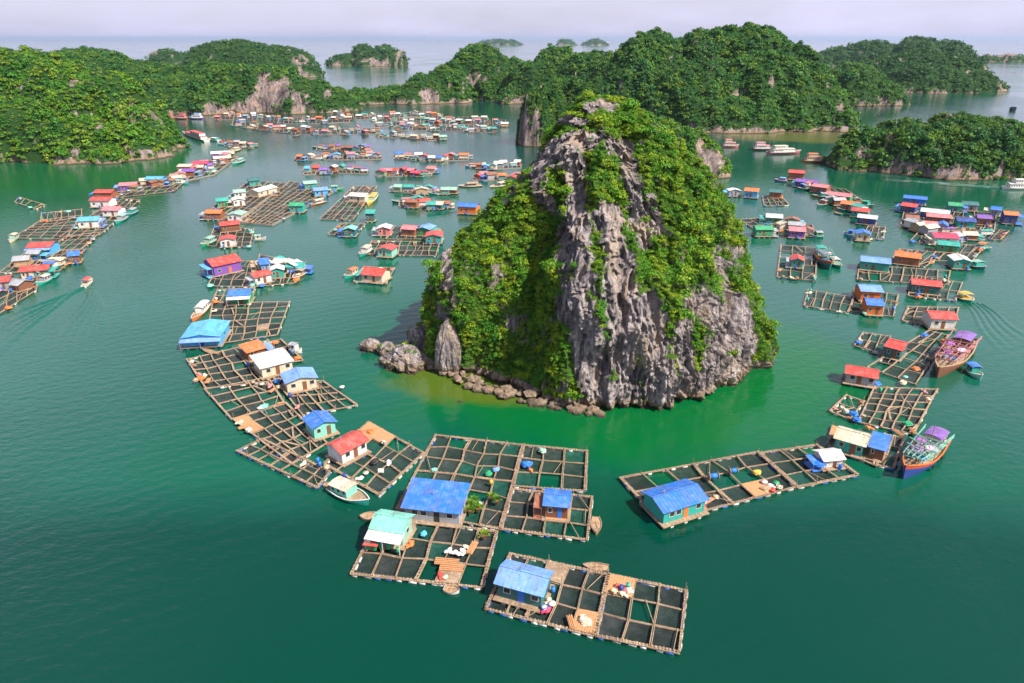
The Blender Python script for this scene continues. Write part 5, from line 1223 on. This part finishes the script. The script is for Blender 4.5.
for k, (x, y, c) in enumerate([(449, 551, 'white'), (454, 553, 'white'), (459, 554, 'white'), (463, 551, 'white'), (466, 547, 'cream')]):
    I('sacks', c, x, y, 'white sack pile above the orange platform, %s from the left' % ORD[k], 1.1, group='white sack piles above the orange platform') if c == 'white' else I('sacks', c, x, y, 'cream sack pile right of the white sack piles', 1.1)
I('pile', 'tan', 472, 548, 'stack of long tan boards right of the sack piles', 1.6, rz=1.25)
I('pile', 'tan', 447, 562, 'upper board stack across the orange platform', 2.0, rz=-.1)
I('pile', 'tan', 452, 568, 'lower board stack across the orange platform', 2.0, rz=-.1)
I('sacks', 'red', 441, 576, 'red bundle at the front left of the orange platform', 1.3)
I('basket', 'cream', 445, 578, 'cream basket beside the red bundle', 1.1)
I('sacks', 'orange', 411, 545, 'orange bundle right of the mint-roofed hut', 1.4)
I('tarp', 'sky', 424, 534, 'blue cloth heap behind the mint-roofed hut', .9)
I('drum', 'green', 398, 552, 'green drum in front of the mint-roofed hut', 1.2)
for k, (x, y, c, kd) in enumerate([(553, 592, 'blue', 'drum'), (549, 602, 'cream', 'sacks'), (547, 611, 'magenta', 'sacks'), (552, 605, 'white', 'basket'), (545, 609, 'blue', 'crate'), (586, 622, 'cream', 'tarp'), (583, 620, 'white', 'crate'), (571, 622, 'white', 'pile')]):
    I(kd, c, x, y, '%s %s on the nearest raft, %s' % (CN.get(c, c), {'drum': 'drum', 'sacks': 'bundle', 'basket': 'basket', 'crate': 'crate', 'tarp': 'cloth heap', 'pile': 'board stack'}[kd], 'at the front plank deck' if x > 565 else 'by the right end of its hut'), 1.25)
for k, (x, y, c, kd) in enumerate([(617, 588, 'red', 'sacks'), (621, 590, 'darkblue', 'drum'), (626, 591, 'pink', 'basket'), (630, 592, 'white', 'crate'), (623, 594, 'cream', 'sacks'), (614, 592, 'tan', 'crate'), (628, 588, 'teal', 'drum')]):
    I(kd, c, x, y, '%s %s in the heap behind the middle walkway of the nearest raft' % (CN.get(c, c), {'drum': 'drum', 'sacks': 'bundle', 'basket': 'basket', 'crate': 'crate'}[kd]), 1.2)
I('reel', 'blue', 713, 479, 'left blue and white net roll on the slanting raft', 2.0, rz=.15)
I('reel', 'blue', 733, 473, 'right blue net roll on the slanting raft', 1.7, rz=.15)
I('tarp', 'yellow', 757, 473, 'yellow net heap on the slanting raft', 1.2)
for k, (x, y, c, kd) in enumerate([(766, 489, 'tan', 'tarp'), (771, 486, 'white', 'sacks'), (776, 484, 'green', 'basket'), (779, 488, 'cream', 'crate'), (772, 491, 'red', 'basket'), (764, 483, 'white', 'basket')]):
    I(kd, c, x, y, '%s %s where the two halves of the slanting raft meet' % (CN.get(c, c), {'tarp': 'cloth heap', 'sacks': 'bundle', 'basket': 'basket', 'crate': 'crate'}[kd]), 1.3)
for k, (x, y, c, kd) in enumerate([(696, 507, 'red', 'sacks'), (700, 504, 'darkblue', 'drum'), (705, 503, 'orange', 'crate'), (710, 500, 'tan', 'pile'), (716, 498, 'tan', 'crate'), (703, 507, 'magenta', 'basket')]):
    I(kd, c, x, y, '%s %s by the royal blue roofed house' % (CN.get(c, c), {'sacks': 'bundle', 'drum': 'drum', 'crate': 'crate', 'pile': 'board stack', 'basket': 'basket'}[kd]), 1.2)
I('tarp', 'blue', 820, 464, 'blue tarp slung over the left end of the little white cabin', 2.0, z=1.2)
for k, (x, y, c, kd) in enumerate([(318, 462, 'blue', 'drum'), (320, 466, 'blue', 'drum'), (304, 464, 'cream', 'sacks'), (327, 468, 'tan', 'crate'), (375, 462, 'black', 'tarp'), (381, 472, 'white', 'crate'), (360, 479, 'white', 'sacks'), (371, 432, 'orange', 'tarp'), (363, 431, 'tan', 'pile'), (345, 478, 'darkblue', 'drum'), (366, 474, 'cream', 'basket'), (389, 463, 'white', 'sacks'), (384, 443, 'grey', 'crate')]):
    I(kd, c, x, y, '%s %s around the red-roofed house with white gable%s' % (CN.get(c, c), {'sacks': 'bundle', 'drum': 'drum', 'crate': 'crate', 'pile': 'board stack', 'tarp': 'cloth heap', 'basket': 'basket'}[kd], {318: ', upper of two', 320: ', lower of two', 304: ', to its left', 360: ', in front', 389: ', to its right'}.get(x, '')), 1.3)
for k, (x, y, c, kd) in enumerate([(201, 379, 'orange', 'tarp'), (205, 376, 'cream', 'sacks'), (208, 381, 'tan', 'pile'), (196, 381, 'tan', 'crate'), (240, 423, 'cream', 'sacks'), (245, 427, 'tan', 'pile'), (249, 431, 'white', 'crate'), (260, 409, 'white', 'basket'), (264, 407, 'mint', 'tarp'), (270, 386, 'pink', 'sacks'), (262, 385, 'cream', 'basket'), (279, 388, 'tan', 'crate'), (248, 366, 'blue', 'drum'), (258, 357, 'white', 'tarp'), (290, 397, 'darkblue', 'drum'), (342, 388, 'white', 'basket')]):
    I(kd, c, x, y, '%s %s %s' % (CN.get(c, c), {'sacks': 'bundle', 'drum': 'drum', 'crate': 'crate', 'pile': 'board stack', 'tarp': 'cloth heap', 'basket': 'basket'}[kd],
      'at the tip of the far left cell raft' if x < 215 else 'on the plank edge of the six-row raft' if y > 415 else 'at the seam below the two left cell rafts' if 255 < x < 266 and y > 400 else 'by the flat white roof' if x < 285 and y > 380 else 'by the small red canopy hut' if y < 370 else 'near the bright blue gabled house'), 1.4)
for k, (x, y, c, kd) in enumerate([(854, 414, 'blue', 'tarp'), (857, 420, 'blue', 'tarp'), (908, 424, 'green', 'tarp'), (916, 369, 'orange', 'tarp'), (903, 383, 'cream', 'tarp'), (877, 384, 'blue', 'tarp'), (928, 400, 'tan', 'crate'), (898, 433, 'cream', 'pile'), (869, 428, 'orange', 'sacks'), (846, 412, 'white', 'crate'), (842, 409, 'cream', 'crate'), (905, 378, 'mint', 'basket'), (880, 392, 'green', 'drum')]):
    I(kd, c, x, y, '%s %s %s' % (CN.get(c, c), {'sacks': 'bundle', 'drum': 'drum', 'crate': 'crate', 'pile': 'board stack', 'tarp': 'cloth heap', 'basket': 'basket'}[kd],
      {854: 'behind the cream-roofed hut, upper one', 857: 'behind the cream-roofed hut, lower one', 908: 'beside the bow of the red trawler raft', 916: 'on the raft leading to the brown trawler', 903: 'at the top of the dark-celled right raft', 877: 'at the right end of the violet barge hut', 928: 'on the right edge of the dark-celled raft', 898: 'at the foot of the dark-celled right raft', 869: 'on the lower left of the dark-celled raft', 846: 'in the small white-railed raft', 842: 'in the small white-railed raft', 905: 'at the top of the dark-celled right raft', 880: 'right of the violet barge hut'}[x]), 1.4)
# goods scattered over the mid-distance rafts, copies of the same few kinds
rg = random.Random(77); GI = {}
KN = {'sacks': 'bundle', 'drum': 'drum', 'crate': 'crate', 'pile': 'board stack', 'tarp': 'cloth heap', 'basket': 'basket'}
def short(lb, n_=8):
    w_ = lb.replace('the ', '').replace(',', '').split()[:n_]
    while w_[-1] in ('a', 'of', 'in', 'on', 'at', 'with', 'and', 'to', 'left', 'from', 'by', 'through', 'its', 'big', 'long', 'two', 'red', 'right', 'middle', 'wide', 'upper', 'lower', 'dark', 'bright', 'near', 'between', 'up', 'green', 'reaching', 'behind', 'beside', 'below', 'above', 'under', 'mid', 'pale'): w_.pop()
    return ' '.join(w_)
for t, px in DONE_R:
    lb = t['label']
    if t['group'] != 'floating fish farm rafts' or px[0][1] > 420: continue
    near = px[0][1] > 300
    q = [G(*p, .66) for p in px]; A_ = (q[1] - q[0]).length * (q[3] - q[0]).length
    for k in range(3 if near else min(9, 3 + int(A_ / 110))):
        kd, c = rg.choice([('tarp', 'blue'), ('tarp', 'orange'), ('crate', 'white'), ('drum', 'blue'), ('sacks', 'cream'), ('tarp', 'mint'), ('crate', 'tan'), ('sacks', 'pink'), ('pile', 'tan'), ('tarp', 'grey'), ('sacks', 'rust'), ('drum', 'teal')])
        s = rg.choice([0, 1, rg.random()]); u_ = rg.random() if s in (0, 1) else rg.choice([0, 1]); p = bil(q, min(.96, max(.04, s)), min(.96, max(.04, u_)))
        o = item(kd, c, 500, 500, '', rg.uniform(1.1, 1.7) * (.8 if near else 1)); o.location = p
        GI.setdefault((kd, c, t.name), []).append((p.x / p.y, o, lb))
for (kd, c, _), L_ in GI.items():
    L_.sort(key=lambda a: a[0])
    for k, (_, o, lb) in enumerate(L_):
        nm = '%s %s' % (CN.get(c, c), KN[kd])
        o['label'] = ('%s %s from the left on %s' % (ORD[k], nm, short(lb, 8 if k or len(L_) > 1 else 9))) if len(L_) > 1 else '%s on %s' % (nm, short(lb, 10))

# ------------------------------------------------------------------ wakes: low raised ripples and foam
def wake_ridges():
    m = MB()
    def ridge(p, q, w, h):
        p = G(*p); q = G(*q); n = 24
        d = (q - p).normalized(); s = Vector((-d.y, d.x, 0)); prof = [(-1, 0), (-.5, .6), (0, 1), (.5, .6), (1, 0)]; vs = []
        for k in range(n + 1):
            f = k / n; c = p.lerp(q, f); c = c + s * math.sin(f * 7) * .5
            ww = w * (.5 + f); hh = h * (1 - f) ** .8 + .01
            vs += [tuple(c + s * a * ww + Vector((0, 0, .004 + b * hh))) for a, b in prof]
        fs = [(k * 5 + j, k * 5 + j + 1, k * 5 + j + 6, k * 5 + j + 5) for k in range(n) for j in range(4)]
        m.add(vs, fs)
    for k in range(5): ridge((84 - k * 3, 288 + k * 1), (-10, 322 + k * 9), 1.3, .6)
    for k in range(5): ridge((92 + k * 2, 290 + k * 2), (52 + k * 12, 355 + k * 2), 1.2, .3)
    for k in range(5): ridge((962 + k * 5, 300 + k), (1000 + k * 8, 352 - k * 3), .8, .2)
    for k in range(3): ridge((1000, 187 + k * 1.2), (880, 176 + k * 2.5), 1.3, .25)
    o = m.build('wake_ripples', WATER, None, True); tag(o, 'spreading wake ripples on the water behind moving boats', 'wake', kind='structure')
wake_ridges()
def foam():
    m, n, b = newmat('foam'); b.inputs['Base Color'].default_value = (.75, .8, .8, 1); b.inputs['Roughness'].default_value = .9
    n.links.new(math_(n, 'MULTIPLY', ramp(n, posnoise(n, .5, 6, (.4, 1.5, 1)), .45, .75), .32), b.inputs['Alpha'])
    mb = MB(); pts = [(1002, 188, .7), (985, 187, 1.3), (950, 184.5, 1.2), (915, 182, 1.0), (882, 180, .6)]; vs = []
    for x, y, w in pts: a = G(x, y); vs += [(a.x, a.y + w * 3, .28), (a.x, a.y - w * 3, .28)]
    mb.add(vs, [(2 * k, 2 * k + 1, 2 * k + 3, 2 * k + 2) for k in range(len(pts) - 1)])
    tag(mb.build('foam_trail', m), 'streak of pale foam behind the white ferry', 'foam', kind='stuff')
foam()
# a couple of mooring lines
